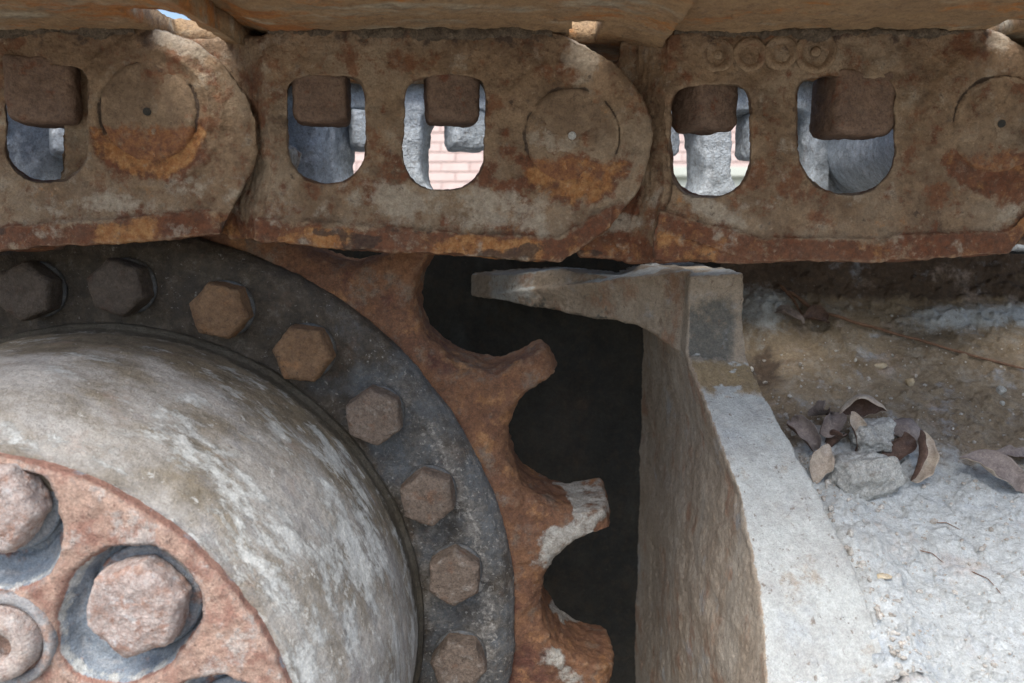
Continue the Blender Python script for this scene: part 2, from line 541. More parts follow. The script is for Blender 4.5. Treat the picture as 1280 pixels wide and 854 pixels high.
M_mud = grime('grey_dried_mud', ((.30, .24, .165, 1), (.23, .18, .122, 1), (.17, .135, .1, 1)), [
    dict(c=((.32, .29, .24, 1), (.38, .35, .30, 1)), s=40, lo=.48, hi=.68, op=.8, d=9, r=.72),
    dict(c=((.21, .11, .065, 1), (.17, .10, .065, 1)), s=30, lo=.58, hi=.74, op=.6, d=9, r=.72),
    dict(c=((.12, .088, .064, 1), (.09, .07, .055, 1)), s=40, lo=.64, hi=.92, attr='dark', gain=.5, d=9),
    dict(c=((.55, .585, .59, 1), (.46, .485, .485, 1)), s=60, lo=.66, hi=1.0, attr='pale', gain=.66, cs=60, d=9, r=.74),
    dict(c=((.56, .48, .43, 1), (.46, .38, .33, 1)), s=26, lo=.56, hi=.72, op=.6, d=9, r=.72),
    dict(c=((.36, .42, .49, 1), (.45, .49, .54, 1)), s=22, lo=.54, hi=.68, op=.6, d=9, r=.7),
    dict(c=((.40, .31, .22, 1), (.32, .24, .18, 1)), s=150, lo=.65, hi=.75, op=.6),
    dict(c=((.17, .145, .12, 1), (.26, .225, .19, 1)), s=190, lo=.58, hi=.70, op=.7, d=8, r=.72),
    dict(c=((.66, .67, .65, 1), (.60, .59, .56, 1)), s=420, lo=.65, hi=.74, op=.4),
], [dict(s=90, h=.0012), dict(s=330, h=.0012), dict(s=900, h=.0009), dict(s=2200, h=.0004)], spec=.15, rough=(.85, 1), bscale=35, grain=.4)
M_clod = grime('pale_mud_clod', ((.64, .655, .63, 1), (.54, .55, .53, 1), (.46, .43, .38, 1)), [
    dict(c=((.36, .33, .29, 1), (.28, .25, .21, 1)), s=120, lo=.60, hi=.7, op=.7),
], [dict(s=120, h=.004), dict(s=420, h=.003), dict(s=1300, h=.0012)], spec=.15, rough=(.85, 1), bscale=60, grain=.65)
M_pebble = grime('tan_pebble', ((.48, .38, .24, 1), (.56, .50, .38, 1)), [], [dict(s=300, h=.001)], bscale=120)
M_leaf_out = grime('pale_dry_leaf_side', ((.42, .36, .29, 1), (.33, .28, .235, 1), (.28, .22, .17, 1)), [
    dict(c=((.50, .46, .40, 1), (.44, .4, .35, 1)), s=70, lo=.5, hi=.7)], [dict(s=200, h=.0006, stretch=(1, .3, 1))], rough=(.5, .75), bscale=90)
M_leaf_in = grime('brown_dry_leaf_side', ((.115, .07, .052, 1), (.08, .05, .04, 1), (.16, .11, .085, 1)), [], [dict(s=200, h=.0005)], rough=(.5, .75), bscale=90)
M_leaf_grey = grime('grey_brown_dry_leaf', ((.24, .205, .19, 1), (.17, .14, .13, 1), (.30, .26, .23, 1)), [], [dict(s=200, h=.0006)], rough=(.5, .75), bscale=90)
M_crust = grime('crumbly_brown_dirt', ((.17, .135, .095, 1), (.12, .095, .068, 1), (.08, .062, .046, 1)), [
    dict(c=((.24, .2, .15, 1), (.2, .165, .12, 1)), s=200, lo=.56, hi=.7)], [dict(s=400, h=.002), dict(s=1200, h=.001)], bscale=150, grain=.8)
M_crumb = grime('mud_crumbs_mixed', ((.50, .49, .46, 1), (.36, .33, .29, 1), (.18, .155, .13, 1)), [
    dict(c=((.58, .58, .56, 1), (.36, .31, .255, 1)), s=90, lo=.5, hi=.56)], [dict(s=900, h=.0006)], bscale=110, grain=.5)
M_twig = grime('brown_twig_bark', ((.15, .085, .055, 1), (.22, .13, .085, 1)), [], [dict(s=400, h=.0008)], bscale=150)
M_brick = grime('pink_painted_brick', ((.66, .53, .49, 1), (.59, .46, .42, 1), (.65, .55, .515, 1)), [], [dict(s=60, h=.002)], bscale=4)
M_mortar = grime('pale_pink_mortar', ((.50, .40, .37, 1), (.45, .355, .33, 1)), [], [dict(s=60, h=.002)], bscale=8)
M_white = grime('pale_green_white_render', ((.52, .55, .49, 1), (.46, .49, .43, 1)), [], [dict(s=40, h=.002)], bscale=6)
M_ground = grime('sandy_yard_ground', ((.36, .33, .28, 1), (.28, .25, .21, 1)), [], [dict(s=8, h=.02), dict(s=60, h=.01)], bscale=2)

# ------------------------------------------------------------------ ground
GZ = -0.95
gm = mesh([(-900, -900, GZ), (900, -900, GZ), (900, 900, GZ), (-900, 900, GZ)], [(0, 1, 2, 3)])
solo('ground', gm, M_ground, None, None, kind='structure')

# ------------------------------------------------------------------ far wall of pink bricks
WY = 6.0
bw = thing('brick_wall', 'pale pink brick wall seen far off through the openings of the track', 'wall', (0, WY, GZ))
part('mortar_core', mesh(*merge([prism([(-7, GZ - .05), (7, GZ - .05), (7, 1.30), (-7, 1.30)], [],
     lambda p: (p[0], WY + .012, p[1]), lambda p: (p[0], WY + .2, p[1]))])), M_mortar, bw)


def brick_vf(bl, bh, bd, e=.005):
    V = []
    for y, k in ((0, e), (e, 0), (bd, 0)):
        V += [(-bl / 2 + k, y, -bh / 2 + k), (bl / 2 - k, y, -bh / 2 + k), (bl / 2 - k, y, bh / 2 - k), (-bl / 2 + k, y, bh / 2 - k)]
    F = [(0, 1, 2, 3)]
    for a in (0, 4):
        for i in range(4):
            F.append((a + i, a + 4 + i, a + 4 + (i + 1) % 4, a + (i + 1) % 4))
    return V, F


BL, BH, PIT, CRS = .2205, .068, .225, .0765
bme = mesh(*brick_vf(BL, BH, .05))
bme.materials.append(M_brick)
rest = []
n_b = 0
for r_ in range(29):
    z = GZ + .05 + r_ * CRS
    for c_ in range(-31, 31):
        x = c_ * PIT + (PIT / 2 if r_ % 2 else 0)
        if .22 < z < .90 and -1.5 < x < 2.15 and n_b < 300:
            b = bpy.data.objects.new('brick', bme)
            col.objects.link(b)
            b.parent = bw
            b.location = (x + random.uniform(-.002, .002), random.uniform(-.003, .003), z - GZ)
            b.rotation_euler = (0, random.uniform(-.006, .006), 0)
            n_b += 1
        else:
            rest.append((x, z))
bv, bf = brick_vf(BL, BH, .05)
V, F = [], []
for x, z in rest:
    o = len(V)
    V += [(x + v[0], WY + v[1], z + v[2]) for v in bv]
    F += [tuple(i + o for i in f) for f in bf]
o = part('brick_field', mesh(V, F), M_brick, bw)
o['kind'] = 'stuff'
# low pale wall in front of it
lw = thing('low_wall', 'low whitish wall with flat top standing before the pink brick wall', 'wall', (1.4, 4.2, GZ))
zt = at(890, 209, 4.2)[2]
lwV = []
x0, x1 = at(770, 209, 4.2)[0], 4.5
bm = bmesh.new()
for (a, b, c, d, e, f) in ((x0, x1, 4.2, 4.4, GZ, zt - .06), (x0 - .03, x1 + .03, 4.16, 4.44, zt - .06, zt)):
    vs = [bm.verts.new(v) for v in ((a, c, e), (b, c, e), (b, d, e), (a, d, e), (a, c, f), (b, c, f), (b, d, f), (a, d, f))]
    for q in ((0, 1, 5, 4), (1, 2, 6, 5), (2, 3, 7, 6), (3, 0, 4, 7), (4, 5, 6, 7), (3, 2, 1, 0)):
        bm.faces.new([vs[i] for i in q])
bmesh.ops.bevel(bm, geom=bm.edges[:], offset=.01, segments=2, affect='EDGES')
me = bpy.data.meshes.new('m'); bm.to_mesh(me); bm.free()
part('wall_body', me, M_white, lw)

# ------------------------------------------------------------------ track links
CHW = .212   # overall width of the chain


def pl(Y):
    return lambda p: at(p[0], p[1], Y)


def circ(cx, cy, r, a0=0, a1=360, n=40):
    return [(cx + r * math.cos(R(a0 + (a1 - a0) * i / n)), cy + r * math.sin(R(a0 + (a1 - a0) * i / n))) for i in range(n + (0 if a1 - a0 == 360 else 1))]


def rpoly(pts, rad, n=6):
    """round the corners of a polygon; rad: one value or one per corner"""
    out = []
    m = len(pts)
    for i in range(m):
        p = np.array(pts[i], float); a = np.array(pts[i - 1], float); b = np.array(pts[(i + 1) % m], float)
        r = rad[i] if isinstance(rad, (list, tuple)) else rad
        da, db = a - p, b - p
        la, lb = np.linalg.norm(da), np.linalg.norm(db)
        t = min(r, la * .49, lb * .49)
        if t < .01:
            out.append(tuple(p)); continue
        A, B = p + da / la * t, p + db / lb * t
        for k in range(n + 1):
            u = k / n
            out.append(tuple((1 - u) ** 2 * A + 2 * u * (1 - u) * p + u * u * B))
    return out


def win(x0, x1, y0, y1):
    h = (x1 - x0) / 2
    top = rpoly([(x0, y1 - h), (x0, y0), (x1, y0), (x1, y1 - h)], [0, 26, 26, 0], 8)
    cx = (x0 + x1) / 2
    e = 2.35                      # a slightly squared half round
    bot = []
    for k in range(1, 24):
        a = math.pi * k / 24
        c, q = math.cos(a), math.sin(a)
        bot.append((cx + h * math.copysign(abs(c) ** (2 / e), c), y1 - h + h * abs(q) ** (2 / e)))
    return top + bot


LINKS = [
    dict(label='left track link, its round end and orange rusted pin above the grey drum', pin=(185, 140), prev=(-345, 205), pr=60, stain=(18, 84, 78), ora=1.0, rail=1.0,
         face=[(-200, 75), (-60, 44), (190, 34), (240, 52), (285, 86), (313, 126), (322, 160), (318, 196), (298, 245), (276, 293),
               (150, 303), (0, 313), (-190, 342), (-205, 250)],
         wins=[(-140, -42, 98, 240), (8, 110, 84, 226)], nuts=[(-92, 90, 172, 94, 20), (61, 81, 152, 92, 8)], hole=(193, 268)),
    dict(label='middle track link, bearing the pin with a pale dot at the centre', pin=(715, 170), prev=(185, 140), pr=58, stain=(26, 82, 76), ora=.8, rail=1.0,
         face=[(330, 40), (560, 38), (700, 40), (742, 62), (775, 85), (800, 120), (812, 158), (811, 190), (797, 238), (765, 285), (700, 327),
               (600, 322), (450, 312), (318, 302), (330, 255), (341, 215), (332, 140)],
         wins=[(360, 457, 95, 230), (504, 606, 96, 238)], nuts=[(402, 94, 160, 76, 6), (564, 95, 163, 74, 9)], hole=(712, 752)),
    dict(label='right track link, with four raised cast marks above its openings', pin=(1250, 155), prev=(715, 170), pr=58, stain=(32, 92, 80), ora=.25, rail=.45,
         face=[(836, 42), (1080, 38), (1235, 38), (1278, 58), (1312, 85), (1335, 120), (1347, 155), (1345, 190), (1330, 235), (1285, 290), (1262, 318),
               (1100, 326), (950, 328), (815, 329), (822, 290), (838, 240), (830, 140)],
         wins=[(837, 939, 106, 246), (996, 1119, 97, 244)], nuts=[(881, 108, 172, 70, 27), (1067, 98, 166, 90, 4)], hole=(1232, 1270)),
    dict(label='rightmost track link, cut off by the right edge past the last pin', pin=(1785, 140), prev=(1250, 155), pr=58, stain=(26, 82, 76), ora=.6, rail=.8,
         face=[(1372, 42), (1600, 38), (1770, 38), (1813, 55), (1847, 80), (1870, 115), (1882, 150), (1880, 185), (1865, 230), (1820, 285), (1797, 312),
               (1635, 320), (1485, 322), (1340, 318), (1357, 285), (1373, 235), (1365, 140)],
         wins=[(1390, 1487, 95, 240), (1540, 1640, 95, 240)], nuts=[(1437, 95, 160, 80, 10), (1592, 95, 160, 80, 5)], hole=(1760, 1860)),
]


def hexnut(r, h, cham=.25, seg=6):
    """rounded hexagonal nut, axis +Z, base at z=0"""
    V, F = [], []
    prof = [(0, 0.0), (.93, 0.0), (1, .08), (1, .80), (.94, .93), (.80, 1.0), (0, 1.0)]
    n = 48
    for k, (rr, z) in enumerate(prof):
        for i in range(n):
            a = 2 * math.pi * i / n
            hexr = math.cos(math.pi / 6) / math.cos((a + math.pi / 6) % (math.pi / 3) - math.pi / 6)
            q = .12 + .88 * (1 if .08 < z < .9 else .75)
            rad = r * rr * (hexr * q + .93 * (1 - q))
            V.append((rad * math.cos(a), rad * math.sin(a), z * h))
    for k in range(len(prof) - 1):
        for i in range(n):
            F.append((k * n + i, k * n + (i + 1) % n, (k + 1) * n + (i + 1) % n, (k + 1) * n + i))
    return V, F


def squarenut(hw, h):
    """square nut with worn corners, axis +Z, base at z=0"""
    V, F = [], []
    prof = [(0, 0), (.97, 0), (1, .06), (1, .86), (.95, .95), (.84, 1), (0, 1)]
    n = 64
    for k, (rr, z) in enumerate(prof):
        for i in range(n):
            a = 2 * math.pi * i / n
            c, q = math.cos(a), math.sin(a)
            rad = hw / (abs(c) ** 9 + abs(q) ** 9) ** (1 / 9)
            if z > .9: rad = min(rad, hw * 1.22)
            V.append((rad * rr * c, rad * rr * q, z * h))
    for k in range(len(prof) - 1):
        for i in range(n):
            F.append((k * n + i, k * n + (i + 1) % n, (k + 1) * n + (i + 1) % n, (k + 1) * n + i))
    return V, F


def revolve(prof, n=64, axis='y'):
    """closed lathe; prof: (r, h) from axis to axis"""
    V, F = [], []
    m = len(prof)
    for i in range(n):
        a = 2 * math.pi * i / n
        for r, h in prof:
            if axis == 'y':
                V.append((r * math.cos(a), h, r * math.sin(a)))
            else:
                V.append((r * math.cos(a), r * math.sin(a), h))
    for i in range(n):
        j = (i + 1) % n
        for k in range(m - 1):
            F.append((i * m + k, i * m + k + 1, j * m + k + 1, j * m + k))
    return V, F


def box(x0, x1, y0, y1, z0, z1):
    V = [(x0, y0, z0), (x1, y0, z0), (x1, y1, z0), (x0, y1, z0), (x0, y0, z1), (x1, y0, z1), (x1, y1, z1), (x0, y1, z1)]
    return V, [(0, 1, 5, 4), (1, 2, 6, 5), (2, 3, 7, 6), (3, 0, 4, 7), (4, 5, 6, 7), (3, 2, 1, 0)]


def link_near(L, seed, voxel, wide=0):
    li0 = LINKS.index(L)
    ps = []
    fx = L['face']
    (wa, wb, wc, wd_), (we, wf, wg, wh) = L['wins']
    holes = [win(wa, wb + wide, wc, wd_), win(we - wide, wf, wg, wh)]
    face = rpoly(fx, 9, 3)
    ps.append(prism(face, holes, pl(0.0), pl(.0175)))
    lim = L['pin'][0] - 104
    inner = [p for p in face if p[0] < lim]
    k0 = max(range(len(inner)), key=lambda i: math.hypot(inner[i][0] - inner[(i + 1) % len(inner)][0], inner[i][1] - inner[(i + 1) % len(inner)][1]))
    inner = inner[k0 + 1:] + inner[:k0 + 1]
    inner = inner + [(lim, inner[-1][1]), (lim, inner[0][1])]
    ps.append(prism(inner, holes, pl(.015), pl(.036)))
    # raised round end about the pin
    cx, cy = L['pin']
    # lower rail, slightly proud
    bx = [p for p in fx if p[1] > 270]
    bx = sorted(bx)
    low = [(p[0], p[1]) for p in bx]
    up = [(p[0], p[1] - 30) for p in reversed(bx)]
    ps.append(prism(low + up, [], pl(-.0025), pl(.0165)))
    # inner end stepping back behind the end of the link before
    qx, qy = L['prev']
    xl = fx[-1][0]
    xr = L['wins'][0][0] - 4
    for q in range(1, 8):
        Y0, Y1, d = .0027 * q, .034 + .002 * q, 44 * (q / 7) ** 1.15
        if q == 7:
            d = 62
        edge = [(xr, fx[0][1] + 6), (fx[0][0] - d, fx[0][1] + 8)] + [(p[0] - d, p[1]) for p in reversed(fx[-3:])] + [(fx[-4][0] - d * .5, fx[-4][1] - 2), (xr, fx[-4][1] - 2)]
        ps.append(prism(edge, [], pl(Y0), pl(Y1)))
    tong = [(xr - 4, 60), (qx + 60, qy - 92), (qx, qy - 96)] + circ(qx, qy, 96, 260, 100, 24) + [(qx + 10, qy + 150), (xr - 4, qy + 155)]
    ps.append(prism(tong, [], pl(.0215), pl(.058)))
    V, F = merge(ps)
    me = remesh(V, F, voxel, 3, .5)
    P = co(me)
    X, Y = px_of(P)
    fr = sstep(.012, .002, P[:, 1])
    # shallow worn seat under the pin
    rad = np.hypot(X - cx, Y - cy)
    w1 = fbm(P, 55, 3, seed + 61); w2 = fbm(P, 160, 3, seed + 62)
    Xw, Yw = X + 7 * w1 + 5 * w2, Y + 6 * w1 + 5 * w2
    tp, bt, hw = L['stain']
    Xw, Yw = X + 12 * w1 + 8 * w2, Y + 9 * w1 + 7 * w2
    seat = sstep(hw + 12, hw - 10, np.hypot(Xw - cx, (Yw - cy) * hw / bt)) * sstep(cy + tp - 6, cy + tp + 8, Yw) * fr
    P[:, 1] -= .0016 * sstep(100, 92, np.hypot(X - cx, Y - cy)) * fr
    groove = sstep(4.0, 1.2, np.abs(rad - L['pr'] - 1)) * sstep(cy + 40, cy + 20, Y + 10 * w1) * fr * sstep(-.35, -.05, w1)
    if li0 == 0:
        P[:, 1] -= .0022 * np.exp(-((rad - 77) / 6) ** 2) * sstep(-30, 10, X - cx) * sstep(60, 30, Y - cy) * fr
    P[:, 1] += seat * (.0016 + .0012 * w2) + groove * .0018
    setco(me, P)
    roughen(me, [(28, .0026, 3, seed), (110, .0013, 3, seed + 9), (420, .0005, 2, seed + 20)])
    n1 = fbm(P, 40, 3, seed + 31)
    n2 = fbm(P, 25, 2, seed + 41)
    bot = np.interp(X, [p[0] for p in bx], [p[1] for p in bx])
    rail = sstep(34, 20, bot - Y + 8 * n1)
    rec = sstep(.012, .02, P[:, 1]) * sstep(150, 260, Y + 40 * n2)
    rust = .9 * seat + rail * .8 + rec * .8 + .35 * sstep(.05, .5, n2) * sstep(150, 240, Y)
    orange = seat * L['ora'] + rail * (.25 + .75 * sstep(-.2, .35, n2)) * L['rail'] + .3 * sstep(.15, .5, n1) * sstep(120, 230, Y)  # rail rust brightened to paint in light bounced from below
    pale = sstep(205, 265, Y) * sstep(8, -14, Y - bot + 34) * sstep(-.3, .3, n2) * .9 + .5 * rail * sstep(.1, .4, w1) * sstep(.0, .3, n2) + .35 * sstep(.1, .5, w1)
    hx0, hx1 = L['hole']
    pale = pale + 1.6 * sstep(hx0 - 14, hx0 + 6, Xw) * sstep(hx1 + 6, hx1 - 20, Xw) * sstep(28, 6, Y - np.interp(X, [cx - 60, cx, cx + 45, cx + 100], [cy - 106, cy - 106, cy - 92, cy - 54])) * (1 if li0 == 0 else .6)  # boss top whitened by the opening to paint in a lit glint
    dark = sstep(75, 45, Y) * .4 * sstep(1.2, .4, pale) + .8 * groove + .7 * rail * sstep(.28, .4, fbm(P * np.array([.4, 1, 1.5]), 45, 2, seed + 3))  # top darkened under the shoe: its soft shade put into the colour
    attr(me, 'rust', np.clip(rust, 0, 1))
    attr(me, 'orange', np.clip(orange, 0, 1))
    attr(me, 'pale', np.clip(pale * (1 - seat), 0, 1.5))
    attr(me, 'dark', np.clip(dark, 0, 1))
    return me


def shoe_mesh(L, seed):
    """pressed shoe plate bolted on top: flat middle, lip bent down at the trailing end, clearance openings, a central one added for light"""
    xa = at(L['face'][0][0] - 42, 40, 0)[0]
    xb = at(L['pin'][0] + 112, 40, 0)[0]
    za = at(L['face'][0][0], 39, 0)[2]
    zb = at(L['pin'][0] - 60, 37, 0)[2]
    N = 150
    y0, y1 = -.198, .410
    ny = 190
    xs = np.linspace(xa, xb, N)
    ys = np.linspace(y0, y1, ny)
    u = (xs - xa) / (xb - xa)
    z = za + (zb - za) * u
    lip = np.clip((u - .86) / .14, 0, 1)
    z = z - .0085 * lip ** 1.8
    z = z + .0065 * np.clip((.10 - u) / .07, 0, 1) ** 1.2
    hx0, hx1 = at(L['hole'][0], 40, 0)[0], at(L['hole'][1], 40, 0)[0]
    mid = (at(L['wins'][0][0], 40, 0)[0] + at(L['wins'][1][1], 40, 0)[0]) / 2
    XX, YY = np.meshgrid(xs, ys, indexing='ij')
    ZZ = np.repeat(z[:, None], ny, 1)
    T = .013
    P = np.stack([XX, YY, ZZ], -1)
    keep = np.ones((N - 1, ny - 1), bool)
    xc, yc = (XX[:-1, :-1] + XX[1:, 1:]) / 2, (YY[:-1, :-1] + YY[1:, 1:]) / 2
    keep &= ~((xc > hx0) & (xc < hx1) & (yc > (-.048 if L['pin'][0] < 200 else -.020)) & (yc < .030))
    keep &= ~((xc > hx0) & (xc < hx1) & (yc > CHW - .030) & (yc < CHW + .020))
    keep &= ~((np.abs(xc - mid) < .075) & (np.abs(yc - CHW / 2) < .056))  # unseen central opening, added to let skylight onto the inner plates
    V = np.concatenate([P.reshape(-1, 3), (P + np.array([0, 0, T])).reshape(-1, 3)])
    n = N * ny
    idx = lambda i, j: i * ny + j
    F = []
    for i in range(N - 1):
        for j in range(ny - 1):
            if not keep[i, j]:
                continue
            a, b, c, d = idx(i, j), idx(i + 1, j), idx(i + 1, j + 1), idx(i, j + 1)
            F.append((d, c, b, a)); F.append((a + n, b + n, c + n, d + n))
            for (p, q, ii, jj) in ((a, b, i, j - 1), (b, c, i + 1, j), (c, d, i, j + 1), (d, a, i - 1, j)):
                if not (0 <= ii < N - 1 and 0 <= jj < ny - 1 and keep[ii, jj]):
                    F.append((p, q, q + n, p + n))
    me = mesh(V, F)
    me.update()
    bm = bmesh.new(); bm.from_mesh(me)
    bmesh.ops.delete(bm, geom=[v for v in bm.verts if not v.link_faces], context='VERTS')
    bm.to_mesh(me); bm.free()
    smooth(me)
    roughen(me, [(22, .0022, 3, seed), (90, .0014, 3, seed + 5), (300, .0005, 2, seed + 6)])
    return me


def put(V, loc, rot=(0, 0, 0), sc_=1):
    m = Matrix.Translation(loc) @ Euler(rot).to_matrix().to_4x4() @ Matrix.Scale(sc_, 4)
    return [tuple(m @ Vector(v)) for v in V]


nut_meshes = []
for i in range(4):
    v, f = squarenut(.0176, .0335)
    me = remesh(v, f, .0011, 3)
    roughen(me, [(90, .0012, 3, 60 + i), (350, .0004, 2, 80 + i)])
    me.materials.append(M_nut)
    nut_meshes.append(me)
for li, L in enumerate(LINKS):
    pc_ = at(*L['pin'], 0)
    t = thing('track_link', L['label'], 'track link', (pc_[0], CHW / 2, pc_[2]), 'links of the crawler track')
    near = link_near(L, 100 + 50 * li, .00125 if li < 3 else .0025)
    # far side plate: the same casting mirrored across the chain
    farm = link_near(L, 120 + 50 * li, .0022, 9) if li < 3 else near.copy()
    P = co(farm); P[:, 1] = CHW - P[:, 1]; setco(farm, P); farm.flip_normals()
    part('link_plate', near, M_link, t)
    part('link_plate', farm, M_far, t, label='dusty plate, bluish light painted in, on the far side of the chain')
    part('track_shoe', shoe_mesh(L, 300 + li), M_shoe, t)
    # dirt caked along the joint of shoe and link
    f0, f1 = L['face'][0][0] + 6, L['hole'][0] - 22
    if li < 3:
        us = np.linspace(f0, f1, 260)
        vs = np.linspace(0, 2 * math.pi, 14, endpoint=False)
        c3 = np.array([at(x, 40.5 if li else 38, .0015) for x in us])
        ring = np.stack([np.zeros(14), np.cos(vs) * .0042, np.sin(vs) * .0038], -1)
        Pd = c3[:, None, :] + ring[None]
        nn_ = fbm(c3, 60, 3, 900 + li)
        Pd = c3[:, None, :] + ring[None] * (.75 + .9 * np.clip(nn_ + .1, -.6, 1))[:, None, None]
        md = grid_mesh(Pd, closed_v=True, flip=True); smooth(md)
        roughen(md, [(180, .0022, 3, 910 + li), (600, .0009, 2, 920 + li)])
        od = part('caked_dirt', md, M_crust, t)
        od['kind'] = 'stuff'
    # pin and bushing
    pr = L['pr'] * .0005
    v, f = revolve([(0, -.0012), (pr * .8, -.0012), (pr - .003, -.0010), (pr - .0006, .0006), (pr, .003), (pr, CHW - .003), (pr - .002, CHW + .001), (0, CHW + .001)], 72)
    # finer end face
    v, f = revolve([(0, -.0012)] + [(pr * k / 14, -.0012) for k in range(1, 13)] + [(pr - .0018, -.0010), (pr - .0006, .0006), (pr, .003), (pr, CHW - .003), (pr - .002, CHW + .001), (0, CHW + .001)], 96)
    me = mesh(put(v, pc_), f)
    bm = bmesh.new(); bm.from_mesh(me)
    bmesh.ops.remove_doubles(bm, verts=bm.verts, dist=1e-5)
    bmesh.ops.recalc_face_normals(bm, faces=bm.faces)
    bm.to_mesh(me); bm.free()
    smooth(me)
    roughen(me, [(60, .0012, 3, 400 + li), (250, .0004, 2, 420 + li)])
    P = co(me); X, Y = px_of(P)
    attr(me, 'rust', np.clip(sstep(L['stain'][0] - 10, L['stain'][0] + 8, Y - L['pin'][1] + 8 * fbm(P, 70, 3, 5 + li)) * (1 if L['ora'] > .3 else .8), 0, 1))
    pin = part('track_pin', me, M_pin, t)
    v, f = revolve([(0, -.0018), (.0023, -.0017), (.0027, .0005), (0, .0005)], 16)
    me = mesh(put(v, pc_ + np.array([0, -.0004, 0])), f)
    part('centre_mark', me, M_clod if li == 1 else M_dark, pin)
    v, f = revolve([(.030, .034), (.036, .034), (.0365, .04), (.0365, CHW - .04), (.036, CHW - .034), (.030, CHW - .034), (.030, .034)], 64)
    me = mesh(put(v, pc_), f); smooth(me)
    part('bushing', me, M_far, t, label='dusty bushing, bluish light painted in, between the two plates')
    for k, (nx, ya, yb, wd, tw) in enumerate(L['nuts']):
        Yc = .0195
        p = at(nx, ya - 3, Yc)
        s_ = wd / 80.0
        for side in (0, 1):
            me = nut_meshes[(li * 2 + k + side) % 4]
            o = part('shoe_nut', me, None, t, world=False, loc=(p[0], Yc if not side else CHW - Yc, p[2]), rot=(math.pi, 0, R(tw + 11 * side)))
            o.scale = (s_, s_, s_)
            if side:
                o.material_slots[0].link = 'OBJECT'
                o.material_slots[0].material = M_far
            v, f = revolve([(0, 0), (.011, 0), (.011, .022), (0, .022)], 20, 'z')
            b = mesh(put(v, (0, 0, -.018)), f); smooth(b)
            q = bpy.data.objects.new('bolt_shank', b); b.materials.append(M_nut); col.objects.link(q); q.parent = o
    if li == 2:
        for mx, my, kind in ((897, 69, 0), (938, 68, 1), (976, 66, 2), (1020, 65, 3)):
            c0 = at(mx, my, 0)
            rr = .008 if kind != 3 else .0105
            prof = [(rr - .0030, .0012), (rr - .0015, .0000), (rr, -.0004), (rr + .0014, .0001), (rr + .0026, .0012), (rr - .0030, .0012)]
            v, f = revolve(prof, 32)
            if kind in (0, 3):
                v2, f2 = revolve([(0, -.0010), (.002, -.0006), (.0034, .001), (0, .001)], 20)
                v, f = merge([(v, f), (v2, f2)])
            me = mesh(put(v, c0 + np.array([0, -.0006, 0])), f); smooth(me)
            roughen(me, [(300, .0005, 2, mx)])
            part('cast_mark', me, M_link, t)

# ------------------------------------------------------------------ drive sprocket with its hub
CX, CZ = -.2845, -.2860
C0 = np.array([CX, 0, CZ])
sp = thing('drive_sprocket', 'big rusty toothed drive sprocket with ring of bolts and pale drum hub', 'sprocket', (CX, .1, CZ))
dense = np.concatenate([np.arange(-30, 112, .22), np.arange(112, 330, 1.5)])
th = np.radians(dense)
NT_ = 18
V0 = 41.6
pit = .3575
pkt = .0520
tipR = .3665


def tooth_R(deg):
    d = (deg - V0 + 180 / NT_) % (360 / NT_) - 180 / NT_
    a = np.radians(np.abs(d))
    disc = pkt ** 2 - (pit * np.sin(a)) ** 2
    r = pit * np.cos(a) - np.sqrt(np.clip(disc, 0, None))
    r = np.where(disc <= 0, 9, r)
    half = np.radians(180 / NT_)
    tip = tipR - .012 * ((half - a) / (half * .35)) ** 2 * 0
    k = 220.0
    return -np.log(np.exp(-k * np.minimum(r, .5)) + np.exp(-k * tip)) / k


Rr = tooth_R(dense) + .0
YF, YB, BV = .064, .134, .016
prof = []
r_in = .225
sect = []
nb = 12
sec = [(-1, YF, 0, s) for s in np.linspace(0, 1, 26)]
P = []
for i, a in enumerate(th):
    R1 = Rr[i]
    pts = []
    for s in np.linspace(0, 1, 34):
        pts.append((r_in + (R1 - BV - r_in) * s, YF))
    for k in range(1, nb + 1):
        q = (math.pi / 2) * k / nb
        pts.append((R1 - BV + BV * math.sin(q), YF + BV * .9 - BV * .9 * math.cos(q)))
    for s in np.linspace(0, 1, 20)[1:-1]:
        pts.append((R1, YF + BV * .9 + (YB - YF - BV * 1.3) * s))
    for k in range(0, 5):
        q = (math.pi / 2) * k / 4
        pts.append((R1 - BV * .4 + BV * .4 * math.cos(q), YB - BV * .4 + BV * .4 * math.sin(q)))
    pts.append((r_in, YB))
    P.append([(CX + r * math.cos(a), y, CZ + r * math.sin(a)) for r, y in pts])
P = np.array(P)
g0 = grid_mesh(P, closed_u=True, closed_v=True)
bm = bmesh.new(); bm.from_mesh(g0)
bmesh.ops.recalc_face_normals(bm, faces=bm.faces)
bm.to_mesh(g0); bm.free()
me = evaluated(g0, [('REMESH', dict(mode='VOXEL', voxel_size=.0017, use_smooth_shade=True)), ('SMOOTH', dict(iterations=8, factor=.5))])
smooth(me)
P = co(me)
rad = np.hypot(P[:, 0] - CX, P[:, 2] - CZ)
ang = np.degrees(np.arctan2(P[:, 2] - CZ, P[:, 0] - CX))
setco(me, P)
roughen(me, [(30, .0035, 3, 11), (90, .0022, 3, 12), (300, .0010, 2, 13)])
P = co(me)
n1 = fbm(P, 35, 3, 14)
low = sstep(24, 8, ang)
rootpale = sstep(.06, 0, np.abs(rad - .325) * 2) * sstep(-.1, .3, n1)
attr(me, 'pale', np.clip(.9 * sstep(60, 64, ang) * sstep(86, 82, ang) * sstep(.325, .335, rad) + low * sstep(-.15, .25, n1) * sstep(.32, .345, rad) * sstep(-2, 6, ang) + 1.2 * sstep(30, 12, ang) * rootpale * sstep(.288, .30, rad), 0, 1))
attr(me, 'dark', np.clip(sstep(2, -8, ang) * sstep(.34, .30, rad) + .6 * sstep(.25, .5, fbm(P, 22, 2, 15)), 0, 1))
